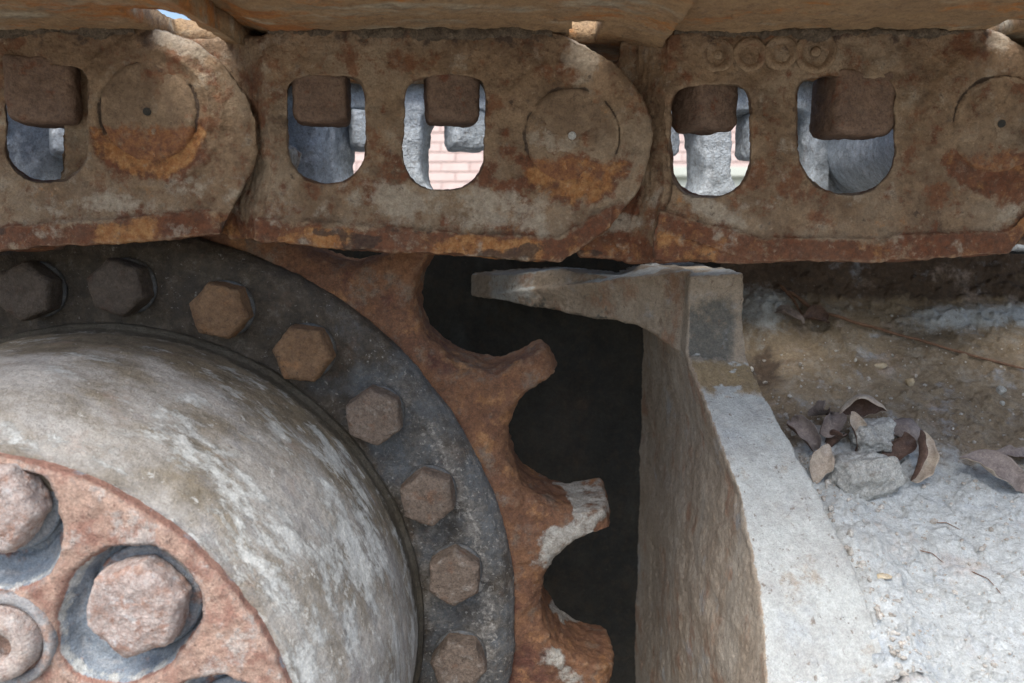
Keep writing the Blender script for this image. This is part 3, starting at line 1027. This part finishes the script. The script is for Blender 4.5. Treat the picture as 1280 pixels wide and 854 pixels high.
part('toothed_ring', me, M_sprocket, sp)


def lathe_part(prof, freq_layers, name, mat, seed, attrs=None, pcr=.24):
    """prof: list of (r, y); resampled finely, swept with the dense angles"""
    q = [prof[0]]
    for a, b in zip(prof[:-1], prof[1:]):
        L_ = math.hypot(b[0] - a[0], b[1] - a[1])
        n = max(1, int(L_ / .0016))
        for k in range(1, n + 1):
            q.append((a[0] + (b[0] - a[0]) * k / n, a[1] + (b[1] - a[1]) * k / n))
    q = np.array(q)
    s = np.concatenate([[0], np.cumsum(np.hypot(*np.diff(q, axis=0).T))])
    d = np.concatenate([np.arange(-40, 125, .35), np.arange(125, 320, 2.5)])
    a = np.radians(d)
    X = CX + q[None, :, 0] * np.cos(a)[:, None]
    Z = CZ + q[None, :, 0] * np.sin(a)[:, None]
    Yv = np.repeat(q[None, :, 1], len(a), 0)
    me = grid_mesh(np.stack([X, Yv, Z], -1), closed_u=True)
    smooth(me)
    pcv = np.stack([np.repeat(a[:, None] * pcr, len(q), 1), np.repeat(s[None], len(a), 0), np.zeros((len(a), len(q)))], -1)
    vattr(me, 'pc', pcv.reshape(-1, 3))
    P = co(me)
    if attrs:
        for k, fn in attrs.items():
            attr(me, k, np.clip(fn(P, np.hypot(P[:, 0] - CX, P[:, 2] - CZ), np.degrees(np.arctan2(P[:, 2] - CZ, P[:, 0] - CX))), 0, 1))
    roughen(me, freq_layers)
    return part(name, me, mat, sp)


# bolted flange ring
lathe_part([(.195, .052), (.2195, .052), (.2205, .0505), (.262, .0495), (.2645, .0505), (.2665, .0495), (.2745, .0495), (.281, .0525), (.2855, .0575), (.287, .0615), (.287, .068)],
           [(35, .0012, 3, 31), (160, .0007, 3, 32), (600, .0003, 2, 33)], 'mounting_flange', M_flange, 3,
           dict(dark=lambda P, r, a: sstep(35, 70, a) + .5 * sstep(.230, .220, r),  # upper side darkened, painting in the shade under the chain
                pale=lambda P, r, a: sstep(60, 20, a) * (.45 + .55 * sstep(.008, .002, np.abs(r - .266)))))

# drum
lathe_part([(.2205, .055), (.220, .046), (.2175, .0445), (.2165, .040), (.2158, .020), (.2145, -.004), (.2115, -.030), (.2065, -.055), (.2000, -.077), (.1920, -.093), (.1852, -.1020),
            (.1805, -.1065), (.1795, -.1095), (.172, -.1110), (.160, -.106)],
           [(14, .0022, 2, 41), (60, .0008, 3, 42), (220, .0004, 2, 43)], 'hub_drum', M_drum, 4,
           dict(brown=lambda P, r, a: sstep(-.035, .030, P[:, 1]) * 1.0 * sstep(0, 45, a) + .15,  # olive brown by the flange, partly painting in the chain's shade
                dark=lambda P, r, a: sstep(.028, .043, P[:, 1] + .006 * fbm(P, 60, 2, 3)),
                streak=lambda P, r, a: sstep(75, 30, a)))

# cover plate with sunk bolt pockets: built as a fine polar sheet
CR, CY = .1768, -.1175


def face_pt(px, py):
    p = at(px, py, CY)
    return p[0] - CX, p[2] - CZ


pockets = [face_pt(172, 759), face_pt(-10, 633)]
# remaining pockets on the same circle, out of the frame
pr_ = np.mean([math.hypot(*p) for p in pockets])
pa = [math.degrees(math.atan2(p[1], p[0])) for p in pockets]
step = pa[1] - pa[0]
nn = max(4, round(360 / step))
allp = list(pockets)
for k in range(2, nn):
    a = R(pa[0] + k * 360 / nn)
    allp.append((pr_ * math.cos(a), pr_ * math.sin(a)))
plug = face_pt(7, 800)
rs = np.concatenate([np.linspace(0, CR - .004, 150), CR - .004 + .004 * np.sin(np.linspace(0, math.pi / 2, 7))[1:], [CR + .0005]])
da = np.concatenate([np.arange(-40, 125, .55), np.arange(125, 320, 2.5)])
aa = np.radians(da)
RX = rs[None] * np.cos(aa)[:, None]
RZ = rs[None] * np.sin(aa)[:, None]
H = np.zeros_like(RX)
edge = np.clip((rs - (CR - .004)) / .004, 0, 1)
H += (.004 * (1 - np.sqrt(np.clip(1 - edge ** 2, 0, 1))))[None]
H[:, -1] = .020
PF = np.stack([RX.ravel(), np.zeros(RX.size), RZ.ravel()], -1)
wob = (fbm(PF, 60, 2, 71) * .0025).reshape(RX.shape)
dep = np.zeros_like(RX)
for (ux, uz) in allp:
    rx, rz = RX - ux, RZ - uz
    L_ = math.hypot(ux, uz); cx_, cz_ = ux / L_, uz / L_
    tang = -rx * cz_ + rz * cx_
    radl = rx * cx_ + rz * cz_
    # pocket: round seat plus a flare running inwards and sideways
    d1 = np.hypot(rx, rz)
    d2 = np.hypot((radl + .011) / 1.15, tang / 1.0)
    dep = np.maximum(dep, .016 * sstep(.0325, .0300, d1 + wob))
    dep = np.maximum(dep, .013 * sstep(.0365, .027, d2 + wob * 1.5))
inside = sstep(CR - .004, CR - .010, rs)[None]
dep = dep * inside
H2 = H + dep
me = grid_mesh(np.stack([CX + RX, CY + H2, CZ + RZ], -1), closed_u=True)
smooth(me)
attr(me, 'rust', np.clip(sstep(.0045, .001, dep).ravel() * sstep(CR + .001, CR - .001, rs)[None].repeat(len(aa), 0).ravel(), 0, 1))
attr(me, 'pale', np.clip((sstep(.001, .004, dep) * sstep(.010, .006, dep)).ravel(), 0, 1))
roughen(me, [(60, .0012, 3, 73), (220, .0008, 3, 74), (700, .0003, 2, 75)])
cover = part('cover_plate', me, M_cover, sp)


def hexhead(r, h, vox, seed, it=2, amp=.0012):
    v, f = hexnut(r, h)
    me = remesh(v, f, vox * .85, it, .5)
    roughen(me, [(70, amp, 3, seed), (300, amp * .4, 2, seed + 1)])
    return me


# big cover bolts
cb = hexhead(.0262, .019, .0012, 501, it=14, amp=.0018)
cb.materials.append(M_cbolt)
v, f = revolve([(0, 0), (.0275, 0), (.0285, .001), (.0285, .0030), (.027, .0040), (0, .0040)], 48, 'z')
cwm = mesh(v, f); smooth(cwm); cwm.materials.append(M_cover)
for k, (ux, uz) in enumerate(allp):
    off = (0, 0)
    o = part('cover_bolt', cb, None, sp, world=False, loc=(CX + ux, CY + .011, CZ + uz), rot=(math.pi / 2, 0.35 * k + .25, 0))
    wsh = bpy.data.objects.new('washer', cwm); col.objects.link(wsh); wsh.parent = o; wsh.location = (0, 0, -.0045)
# drain plug with a square socket
v, f = revolve([(.0070, -.006), (.0072, .005), (.0085, .0068), (.0145, .0075), (.0175, .006), (.0186, .003), (.0190, -.002), (.0190, -.008), (0, -.008)], 48, 'z')
v2, f2 = revolve([(0, -.006), (.0072, -.006)], 48, 'z')
me = mesh(*merge([(v, f), (v2, f2)])); smooth(me)
roughen(me, [(120, .0014, 3, 77), (400, .0005, 2, 78)])
me.materials.append(M_cbolt)
part('drain_plug', me, None, sp, world=False, loc=(CX + plug[0], CY - .002, CZ + plug[1]), rot=(math.pi / 2, 0, 0), label='round plug with a socket hole')
v, f = revolve([(.0196, 0), (.0205, -.002), (.0245, -.0025), (.0255, 0), (.0255, .004), (.0196, .004)], 48)
me = mesh(put(v, (CX + plug[0], CY, CZ + plug[1])), f); smooth(me)
part('plug_collar', me, M_cover, sp)

# ring of flange bolts
bolt_me = []
for k in range(4):
    b = hexhead(.0203, .0185, .0010, 520 + 7 * k, amp=.0012)
    b.materials.append(M_bolt)
    bolt_me.append(b)
v, f = revolve([(0, 0), (.0185, 0), (.0195, .0008), (.0195, .0020), (.0182, .0028), (0, .0028)], 40, 'z')
wm = mesh(v, f); smooth(wm); wm.materials.append(M_flange)
NB = 24
for k in range(NB):
    a = R(-5.5 + 15 * k + .5 * math.sin(k * 2.3))
    x, z = CX + .2475 * math.cos(a), CZ + .2475 * math.sin(a)
    o = part('flange_bolt', bolt_me[k % 4], None, sp, world=False, loc=(x, .0465, z), rot=(math.pi / 2, random.uniform(0, 1.05), 0))
    if k in (4, 5) or 6 <= k <= 12:  # upper-left bolts get shade painted as a darker steel
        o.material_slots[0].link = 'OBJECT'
        o.material_slots[0].material = M_bolt_ochre if k in (4, 5) else M_bolt_shade
        o['label'] = 'ochre rusted flange bolt' if k in (4, 5) else 'flange bolt darkened with painted shade'
    wsh = bpy.data.objects.new('washer', wm); col.objects.link(wsh); wsh.parent = o; wsh.location = (0, 0, -.003)

# ------------------------------------------------------------------ track frame: dark back plate, lintel, gusset bracket
fr = thing('undercarriage', 'rusty undercarriage bracket with sloping pale front edge beside the dark recess', 'undercarriage', (.16, .3, -.3))
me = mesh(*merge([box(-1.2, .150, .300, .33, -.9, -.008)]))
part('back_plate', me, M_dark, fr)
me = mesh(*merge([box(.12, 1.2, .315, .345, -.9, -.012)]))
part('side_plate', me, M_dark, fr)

GY = [(345, .085), (400, .085), (440, .083), (480, .070), (500, .060), (620, .0), (740, -.05), (854, -.086), (960, -.112)]
GYx, GYy = zip(*GY)
left = [(862, 345), (860, 400), (858, 440), (872, 480), (880, 500), (925, 620), (950, 740), (958, 854), (962, 960)]
right = [(928, 342), (930, 400), (936, 450), (952, 480), (962, 500), (1022, 620), (1078, 740), (1125, 854), (1170, 960)]
V, F = [], []
n = len(left) + 1
for i in range(n):
    j = min(i, len(left) - 1)
    y = GYy[j]
    pl_ = at(*left[j], y); pr2 = at(*right[j], y)
    if i == n - 1:
        pl_ = pl_ + np.array([.0, -.012, -.35]); pr2 = pr2 + np.array([.02, -.012, -.35])
    V += [tuple(pl_), tuple(pr2), (pr2[0] - .004, .31, pr2[2]), (.1328, .31, pl_[2])]
for i in range(n - 1):
    a, b = i * 4, i * 4 + 4
    for k in range(4):
        F.append((a + k, a + (k + 1) % 4, b + (k + 1) % 4, b + k))
F += [(3, 2, 1, 0), tuple((n - 1) * 4 + k for k in range(4))]
gus = (V, F)
# lintel running back to the left from the head of the bracket
ltop = [(588, 342), (612, 341), (700, 337), (780, 346), (822, 338), (866, 338)]
lbot = [(866, 446), (846, 436), (826, 418), (800, 405), (700, 389), (612, 374), (588, 370)]
Yl = lambda x: np.interp(x, [588, 830, 868], [.250, .120, .090])
lint = prism(ltop + lbot, [], lambda p: at(p[0], p[1], float(Yl(p[0]))), lambda p: at(p[0], p[1], float(Yl(p[0]))) + np.array([0.0, .06, .0]))
# fillet from bracket to back plate
me = remesh(*merge([gus, lint]), .0014, 6, .5)
roughen(me, [(9, .0045, 2, 600), (25, .0026, 3, 601), (110, .0010, 3, 602), (420, .0005, 2, 603)])
P, N = co(me), nrm(me)
X, Y = px_of(P)
n1 = fbm(P, 45, 3, 605)
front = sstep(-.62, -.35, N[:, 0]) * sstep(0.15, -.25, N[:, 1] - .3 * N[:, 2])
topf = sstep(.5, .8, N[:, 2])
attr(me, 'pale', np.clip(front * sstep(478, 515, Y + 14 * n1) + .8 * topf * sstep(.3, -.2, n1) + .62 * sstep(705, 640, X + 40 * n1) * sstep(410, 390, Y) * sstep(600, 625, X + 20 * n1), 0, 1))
attr(me, 'paint', np.clip(front * sstep(348, 384, Y + 16 * n1) * sstep(482, 436, Y + 20 * n1) * sstep(10, -22, X - (925 + 14 * n1)), 0, 1))
attr(me, 'ochre', np.clip(front * sstep(440, 460, Y + 10 * n1) * sstep(505, 485, Y), 0, 1))
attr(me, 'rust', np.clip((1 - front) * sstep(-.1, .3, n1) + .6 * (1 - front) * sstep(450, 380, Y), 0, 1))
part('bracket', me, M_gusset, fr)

# ------------------------------------------------------------------ dried mud lying on the track frame
YT = [(300, .285), (340, .272), (376, .262), (392, .248), (404, .236), (440, .195), (480, .155), (520, .118), (560, .085), (620, .038), (700, -.012), (780, -.052), (854, -.083), (960, -.118), (1080, -.15)]
ytx, yty = zip(*YT)
mx_ = np.arange(900, 1640, 2.0)
my_ = np.concatenate([np.arange(318, 870, 1.8), np.arange(870, 1080, 5)])
GX, GYg = np.meshgrid(mx_, my_, indexing='ij')
DY = np.interp(GYg, ytx, yty)
k_ = np.ones(25) / 25
DY = np.apply_along_axis(lambda r: np.convolve(np.pad(r, 12, mode='edge'), k_, mode='valid'), 1, DY)
DY = DY + .0 * GX
t_ = (DY + .5) / (_c + (427 - GYg) / 1000 * _s)
x0_ = 640 + 1000 * .150 / t_
GX = np.maximum(x0_, 900) + (GX - 900) / 740 * (1640 - np.maximum(x0_, 900))
MP = np.stack([(GX - 640) / 1000 * t_, DY, (-_s + (427 - GYg) / 1000 * _c) * t_], -1)
me = grid_mesh(MP, flip=True)
smooth(me)
P = co(me); X, Y = px_of(P)
N = nrm(me)
if N[len(N) // 2, 2] < 0:
    me.flip_normals(); N = nrm(me)
grit = sstep(.2, .5, fbm(P, 150, 2, 705)) * (1 + fbm(P, 300, 2, 706))
h = .006 * fbm(P, 14, 3, 701) + .0022 * fbm(P, 45, 3, 702) + .0010 * fbm(P, 130, 3, 703) + .0008 * fbm(P, 330, 3, 704) + .0026 * grit + .0022 * sstep(.15, .3, fbm(P, 34, 4, 707))
hump = lambda cx, cy, sx, sy, a: a * np.exp(-((X - cx) / sx) ** 2 - ((Y - cy) / sy) ** 2)
h = h + hump(950, 395, 34, 26, .016) + .014 * np.exp(-((X - 10 - np.interp(Y, [500, 620, 740, 854, 960], [962, 1022, 1078, 1125, 1170])) / 42) ** 2) * sstep(560, 780, Y) + hump(1085, 560, 70, 35, .010) + hump(1010, 560, 40, 40, .004) + hump(1230, 395, 110, 14, .007) - hump(950, 455, 22, 40, .012)
crk = np.abs(fbm(P, 28, 3, 720))
h = h - .0016 * sstep(.035, .0, crk) * sstep(560, 640, Y)
P = P + N * h[:, None]
setco(me, P)
n1 = fbm(P, 22, 3, 711); n2 = fbm(P, 60, 3, 712)
pale = sstep(515, 600, Y + 40 * n1 + 25 * n2 - .10 * (X - 1050)) + .8 * np.exp(-((X - 950) / 40) ** 2 - ((Y - 390) / 34) ** 2) + .75 * sstep(1080, 1180, X) * np.exp(-((Y - 398 - 10 * n1) / 17) ** 2)  # pale dust and dark soil, with some light and shade painted in
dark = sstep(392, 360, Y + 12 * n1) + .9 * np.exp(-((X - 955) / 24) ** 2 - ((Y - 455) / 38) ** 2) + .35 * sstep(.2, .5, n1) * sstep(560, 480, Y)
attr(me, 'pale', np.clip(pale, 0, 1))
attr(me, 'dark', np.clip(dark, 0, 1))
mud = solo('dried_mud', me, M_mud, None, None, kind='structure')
MUDF = P
MX, MY = px_of(P)


def mud_at(px, py):
    d2 = (MX - px) ** 2 + (MY - py) ** 2
    return MUDF[int(np.argmin(d2))]


# ------------------------------------------------------------------ clods, pebbles, leaves, twigs
def rock(name, px, py, size, seed, label, cat, mat, squash=(1, 1, 1), sub=5, group=None, amp=.28, lift=0.0, rot=(0, 0, 0)):
    bm = bmesh.new()
    bmesh.ops.create_icosphere(bm, subdivisions=sub, radius=1)
    me = bpy.data.meshes.new('m'); bm.to_mesh(me); bm.free()
    P = co(me)
    rng = np.random.RandomState(seed)
    for _ in range(13):                      # broken faces
        d = rng.normal(size=3); d /= np.linalg.norm(d)
        o = rng.uniform(.62, .9)
        s = P @ d
        P = P - np.outer(np.clip(s - o, 0, None) * .9, d)
    P = P * (1 + amp * .5 * fbm(P, 1.5, 3, seed)[:, None] + amp * .22 * fbm(P, 6, 3, seed + 1)[:, None])
    P = P * np.array(squash) * size
    P = P @ np.array(Euler(rot).to_matrix()).T
    base = mud_at(px, py) + np.array([0, 0, lift])
    setco(me, P + base)
    smooth(me)
    return solo(name, me, mat, label, cat, group, loc=tuple(base))


rock('mud_clod', 1077, 604, .0255, 801, 'larger pale clod of dried mud among the curled leaves', 'clod', M_clod, (1.02, .75, 1.05), lift=.005, rot=(.6, .25, .3), amp=.6)
rock('mud_clod', 1090, 562, .019, 805, 'smaller pale clod resting behind the larger one, under the arched leaf', 'clod', M_clod, (1.05, .8, .9), lift=.010, rot=(.2, -.1, .2), amp=.6)
rock('pebble', 1137, 482, .0042, 811, 'ochre pebble lying alone on brown mud right of the leaf heap', 'pebble', M_pebble, sub=3, lift=.003)
rock('pebble', 1251, 491, .0038, 812, 'pale round pebble near the right edge on brown mud', 'pebble', M_clod, sub=3, lift=.003)
rock('pebble', 1101, 458, .0045, 813, 'dull tan pebble half sunk in mud farther up the slope', 'pebble', M_pebble, (1.3, 1, .7), sub=3, lift=.001)
rock('pebble', 1252, 505, .0022, 814, 'tiny whitish pebble just below the pale round one', 'pebble', M_clod, sub=3, lift=.001)
rock('stone_chip', 1103, 722, .0046, 816, 'small flat tan chip lying on pale mud right of the bracket', 'stone chip', M_pebble, (1.3, .8, .35), sub=3, lift=.001)


def leaf(name, px, py, length, width, rot, label, mats, bend=.8, fold=.5, twist=0., lift=.004, seed=1, off=(0, 0, 0), group='dry fallen leaves'):
    """a curled leaf: long axis +X; bend curls along the length, fold across it; two skins with a rim between"""
    nu, nv = 34, 15
    rng = np.random.RandomState(seed)
    u = np.linspace(0, 1, nu)
    half = np.sin(np.pi * np.clip(u, 0, 1) ** .85) ** .8 * width / 2 + .0006
    half *= 1 + .07 * np.sin(u * 9 + seed) + .04 * np.sin(u * 23 + 2 * seed)
    ang = bend * (u - .5)
    dx = np.cos(ang) * length / nu
    dz = -np.sin(ang) * length / nu
    cxs, czs = np.cumsum(dx), np.cumsum(dz)
    cxs -= cxs.mean()
    P = np.zeros((nu, nv, 3))
    for j, v in enumerate(np.linspace(-1, 1, nv)):
        th_ = fold * v
        sarc = half * np.where(abs(fold) > 1e-3, np.sin(th_) / fold if abs(fold) > 1e-3 else v, v)
        up = half * (1 - np.cos(th_)) / (abs(fold) if abs(fold) > 1e-3 else 1) * np.sign(fold)
        tw = twist * (u - .5)
        yy = sarc * np.cos(tw) - up * np.sin(tw)
        zz = sarc * np.sin(tw) + up * np.cos(tw)
        P[:, j, 0] = cxs + zz * np.sin(ang)
        P[:, j, 1] = yy
        P[:, j, 2] = czs + zz * np.cos(ang)
    flat = P.reshape(-1, 3)
    P = (flat + .0030 * np.stack([np.zeros(len(flat)), fbm(flat, 90, 2, seed), fbm(flat, 90, 2, seed + 3)], -1)).reshape(P.shape)
    # stalk
    g1 = grid_mesh(P)
    N_ = nrm(g1).reshape(P.shape)
    T = .00025
    Vv = np.concatenate([(P + N_ * T / 2).reshape(-1, 3), (P - N_ * T / 2).reshape(-1, 3)])
    n0 = nu * nv
    F, MI = [], []
    for i in range(nu - 1):
        for j in range(nv - 1):
            a, b, c, d = i * nv + j, (i + 1) * nv + j, (i + 1) * nv + j + 1, i * nv + j + 1
            F.append((a, b, c, d)); MI.append(0)
            F.append((d + n0, c + n0, b + n0, a + n0)); MI.append(1)
    loop = [i * nv for i in range(nu)] + [(nu - 1) * nv + j for j in range(1, nv)] + [i * nv + nv - 1 for i in range(nu - 2, -1, -1)] + [j for j in range(nv - 2, 0, -1)]
    for a, b in zip(loop, loop[1:] + loop[:1]):
        F.append((b, a, a + n0, b + n0)); MI.append(0)
    base = mud_at(px, py) + np.array(off) + np.array([0, 0, lift])
    m3 = np.array(Euler([R(x) for x in rot]).to_matrix())
    me = mesh(Vv @ m3.T + base, F)
    smooth(me)
    me.polygons.foreach_set('material_index', np.array(MI, dtype=np.int32))
    bpy.data.meshes.remove(g1)
    return solo(name, me, mats, label, 'leaf', group, loc=tuple(base))


OUT_IN, GG = [M_leaf_out, M_leaf_in], [M_leaf_grey, M_leaf_grey]
leaf('dry_leaf', 1076, 545, .046, .030, (48, 8, 168), 'arched dry leaf hooding the smaller clod, dark beneath', OUT_IN, bend=2.5, fold=-1.5, lift=.018, seed=3)
leaf('dry_leaf', 1058, 556, .034, .015, (78, 74, 10), 'narrow pale leaf hanging down left of the smaller clod', OUT_IN, bend=.9, fold=1.3, lift=.012, seed=5, off=(0, -.008, 0))
leaf('dry_leaf', 1137, 592, .040, .026, (76, -64, 40), 'upright folded pale leaf with dark inside, right of the larger clod', OUT_IN, bend=1.0, fold=1.8, lift=.015, seed=7, off=(0, -.005, 0))
leaf('dry_leaf', 1122, 574, .030, .022, (60, -30, 12), 'dark brown leaf tucked between the larger clod and the upright folded leaf', [M_leaf_in, M_leaf_in], bend=.8, fold=1.4, lift=.008, seed=8)
leaf('dry_leaf', 1024, 594, .032, .017, (42, -56, 35), 'tan leaf leaning against the bracket edge, left of the larger clod', [M_leaf_out, M_leaf_grey], bend=.7, fold=1.3, lift=.009, seed=9)
leaf('dry_leaf', 1002, 560, .034, .024, (55, 45, -30), 'dark crumpled leaf tight against the bracket edge', [M_leaf_grey, M_leaf_in], bend=2.3, fold=1.9, lift=.009, seed=11)
leaf('dry_leaf', 1030, 547, .032, .022, (35, -30, 60), 'grey crumpled leaf between the bracket and the arched leaf', [M_leaf_grey, M_leaf_in], bend=2.2, fold=1.6, lift=.010, seed=13)
leaf('dry_leaf', 1018, 534, .028, .018, (50, 25, 100), 'small dark brown leaf, farthest back against the bracket edge', [M_leaf_in, M_leaf_grey], bend=1.8, fold=1.7, lift=.009, seed=14)
leaf('dry_leaf', 1042, 568, .026, .016, (30, 40, 110), 'brown leaf wedged just left of the larger clod', [M_leaf_grey, M_leaf_in], bend=1.6, fold=1.6, lift=.007, seed=16)
leaf('dry_leaf', 1134, 553, .032, .022, (42, 15, -12), 'greyish leaf behind the upright folded one', GG, bend=.9, fold=-.8, lift=.010, seed=15)
leaf('dry_leaf', 1240, 606, .060, .022, (50, 26, -4), 'long twisted pale leaf lying alone near the right edge', [M_leaf_grey, M_leaf_out], bend=1.2, fold=1.1, twist=1.6, lift=.007, seed=17)
leaf('dry_leaf', 1268, 580, .036, .015, (34, 6, 8), 'pinkish brown leaf at the right edge behind the long twisted one', [M_leaf_grey, M_leaf_in], bend=.9, fold=1.4, lift=.005, seed=19)
leaf('dry_leaf', 1288, 608, .030, .015, (60, 80, 10), 'pale leaf standing on end, cut by the right edge', OUT_IN, bend=1.0, fold=1.2, lift=.010, seed=21)
leaf('dry_leaf', 1018, 412, .032, .022, (55, 10, 15), 'dark brown leaf in the shade under the chain beside the twig', [M_leaf_in, M_leaf_in], bend=1.3, fold=1.5, lift=.008, seed=23)
leaf('dry_leaf', 985, 408, .030, .014, (30, 24, -25), 'dark grey leaf in the shade beside the bracket head', GG, bend=1.3, fold=1.4, lift=.007, seed=25)


def twig(name, pts, r, label):
    n = 10
    P = []
    c = [mud_at(x, y) + np.array([0, 0, dz]) for x, y, dz in pts]
    cc = []
    for a, b in zip(c[:-1], c[1:]):
        for k in range(6):
            cc.append(a + (b - a) * k / 6)
    cc.append(c[-1])
    cc = np.array(cc)
    cc += .001 * np.stack([fbm(cc, 60, 2, 31), fbm(cc, 60, 2, 32), fbm(cc, 60, 2, 33)], -1)
    for i, p in enumerate(cc):
        d = cc[min(i + 1, len(cc) - 1)] - cc[max(i - 1, 0)]
        d /= np.linalg.norm(d)
        s1 = np.cross(d, (0, 0, 1)); s1 /= np.linalg.norm(s1)
        s2 = np.cross(s1, d)
        rr = r * (1 - .45 * i / len(cc)) * (1 + .15 * math.sin(i * 1.9))
        if i in (0, len(cc) - 1):
            rr *= .3
        P.append([p + rr * (math.cos(2 * math.pi * k / n) * s1 + math.sin(2 * math.pi * k / n) * s2) for k in range(n)])
    me = grid_mesh(np.array(P), closed_v=True)
    smooth(me)
    return solo(name, me, M_twig, label, 'twig', 'twigs on the mud', loc=tuple(c[0]))


twig('twig', [(985, 372, .006), (1015, 395, .007), (1060, 408, .006), (1120, 422, .004), (1200, 446, .003), (1290, 468, .003)], .0017, 'long thin twig running down the mud to the right edge')
twig('twig', [(975, 368, .008), (990, 385, .008), (1003, 402, .005)], .0016, 'short forked twig end by the bracket head')
for k, (a, b, c_, d) in enumerate(((1150, 690, 1180, 705), (1215, 715, 1252, 745), (1165, 655, 1200, 662))):
    lb = ['short thin grass stem below the long twisted leaf', 'short dark stem on pale mud at the lower right', 'fine stem between the clods and the twisted leaf'][k]
    twig('twig', [(a, b, .0006), ((a + c_) / 2, (b + d) / 2 - 3, .0012), (c_, d, .0004)], .00038, lb)

# crumbs of mud and grit scattered over the dried mud: countless, one mesh
rng = np.random.RandomState(77)
V, F = [], []
ico = bmesh.new(); bmesh.ops.create_icosphere(ico, subdivisions=1, radius=1)
iv = np.array([v.co[:] for v in ico.verts]); fi = [[v.index for v in f.verts] for f in ico.faces]
ico.free()
cand = np.where((MX < 1290) & (MY > 385) & (MY < 865))[0]
spots = []
for k in range(900):
    q = MUDF[cand[rng.randint(len(cand))]]
    spots.append((q, min(.0019, rng.gamma(1.4, .00036) + .0003)))
for k in range(260):                       # thicker along the foot of the bracket and about the leaf heap
    if k % 2:
        yy = rng.uniform(500, 850)
        xx = np.interp(yy, [480, 500, 620, 740, 854], [952, 962, 1022, 1078, 1125]) + abs(rng.normal(0, 16)) + 2
    else:
        xx, yy = rng.normal(1070, 55), rng.normal(585, 34)
    j = cand[np.argmin((MX[cand] - xx) ** 2 + (MY[cand] - yy) ** 2)]
    spots.append((MUDF[j], min(.0026, rng.gamma(1.6, .00055) + .0004)))
for q, r in spots:
    d = iv * (r * rng.uniform(.6, 1.3, 3)) * (1 + .35 * rng.uniform(-1, 1, (len(iv), 1)))
    a = rng.uniform(0, 6.3)
    d = d @ np.array([[math.cos(a), -math.sin(a), 0], [math.sin(a), math.cos(a), 0], [0, 0, 1]])
    o = len(V)
    V += [tuple(x) for x in d + q + np.array([0, 0, r * .35])]
    F += [tuple(i + o for i in f) for f in fi]
solo('mud_crumbs', mesh(V, F), M_crumb, None, None, kind='stuff')
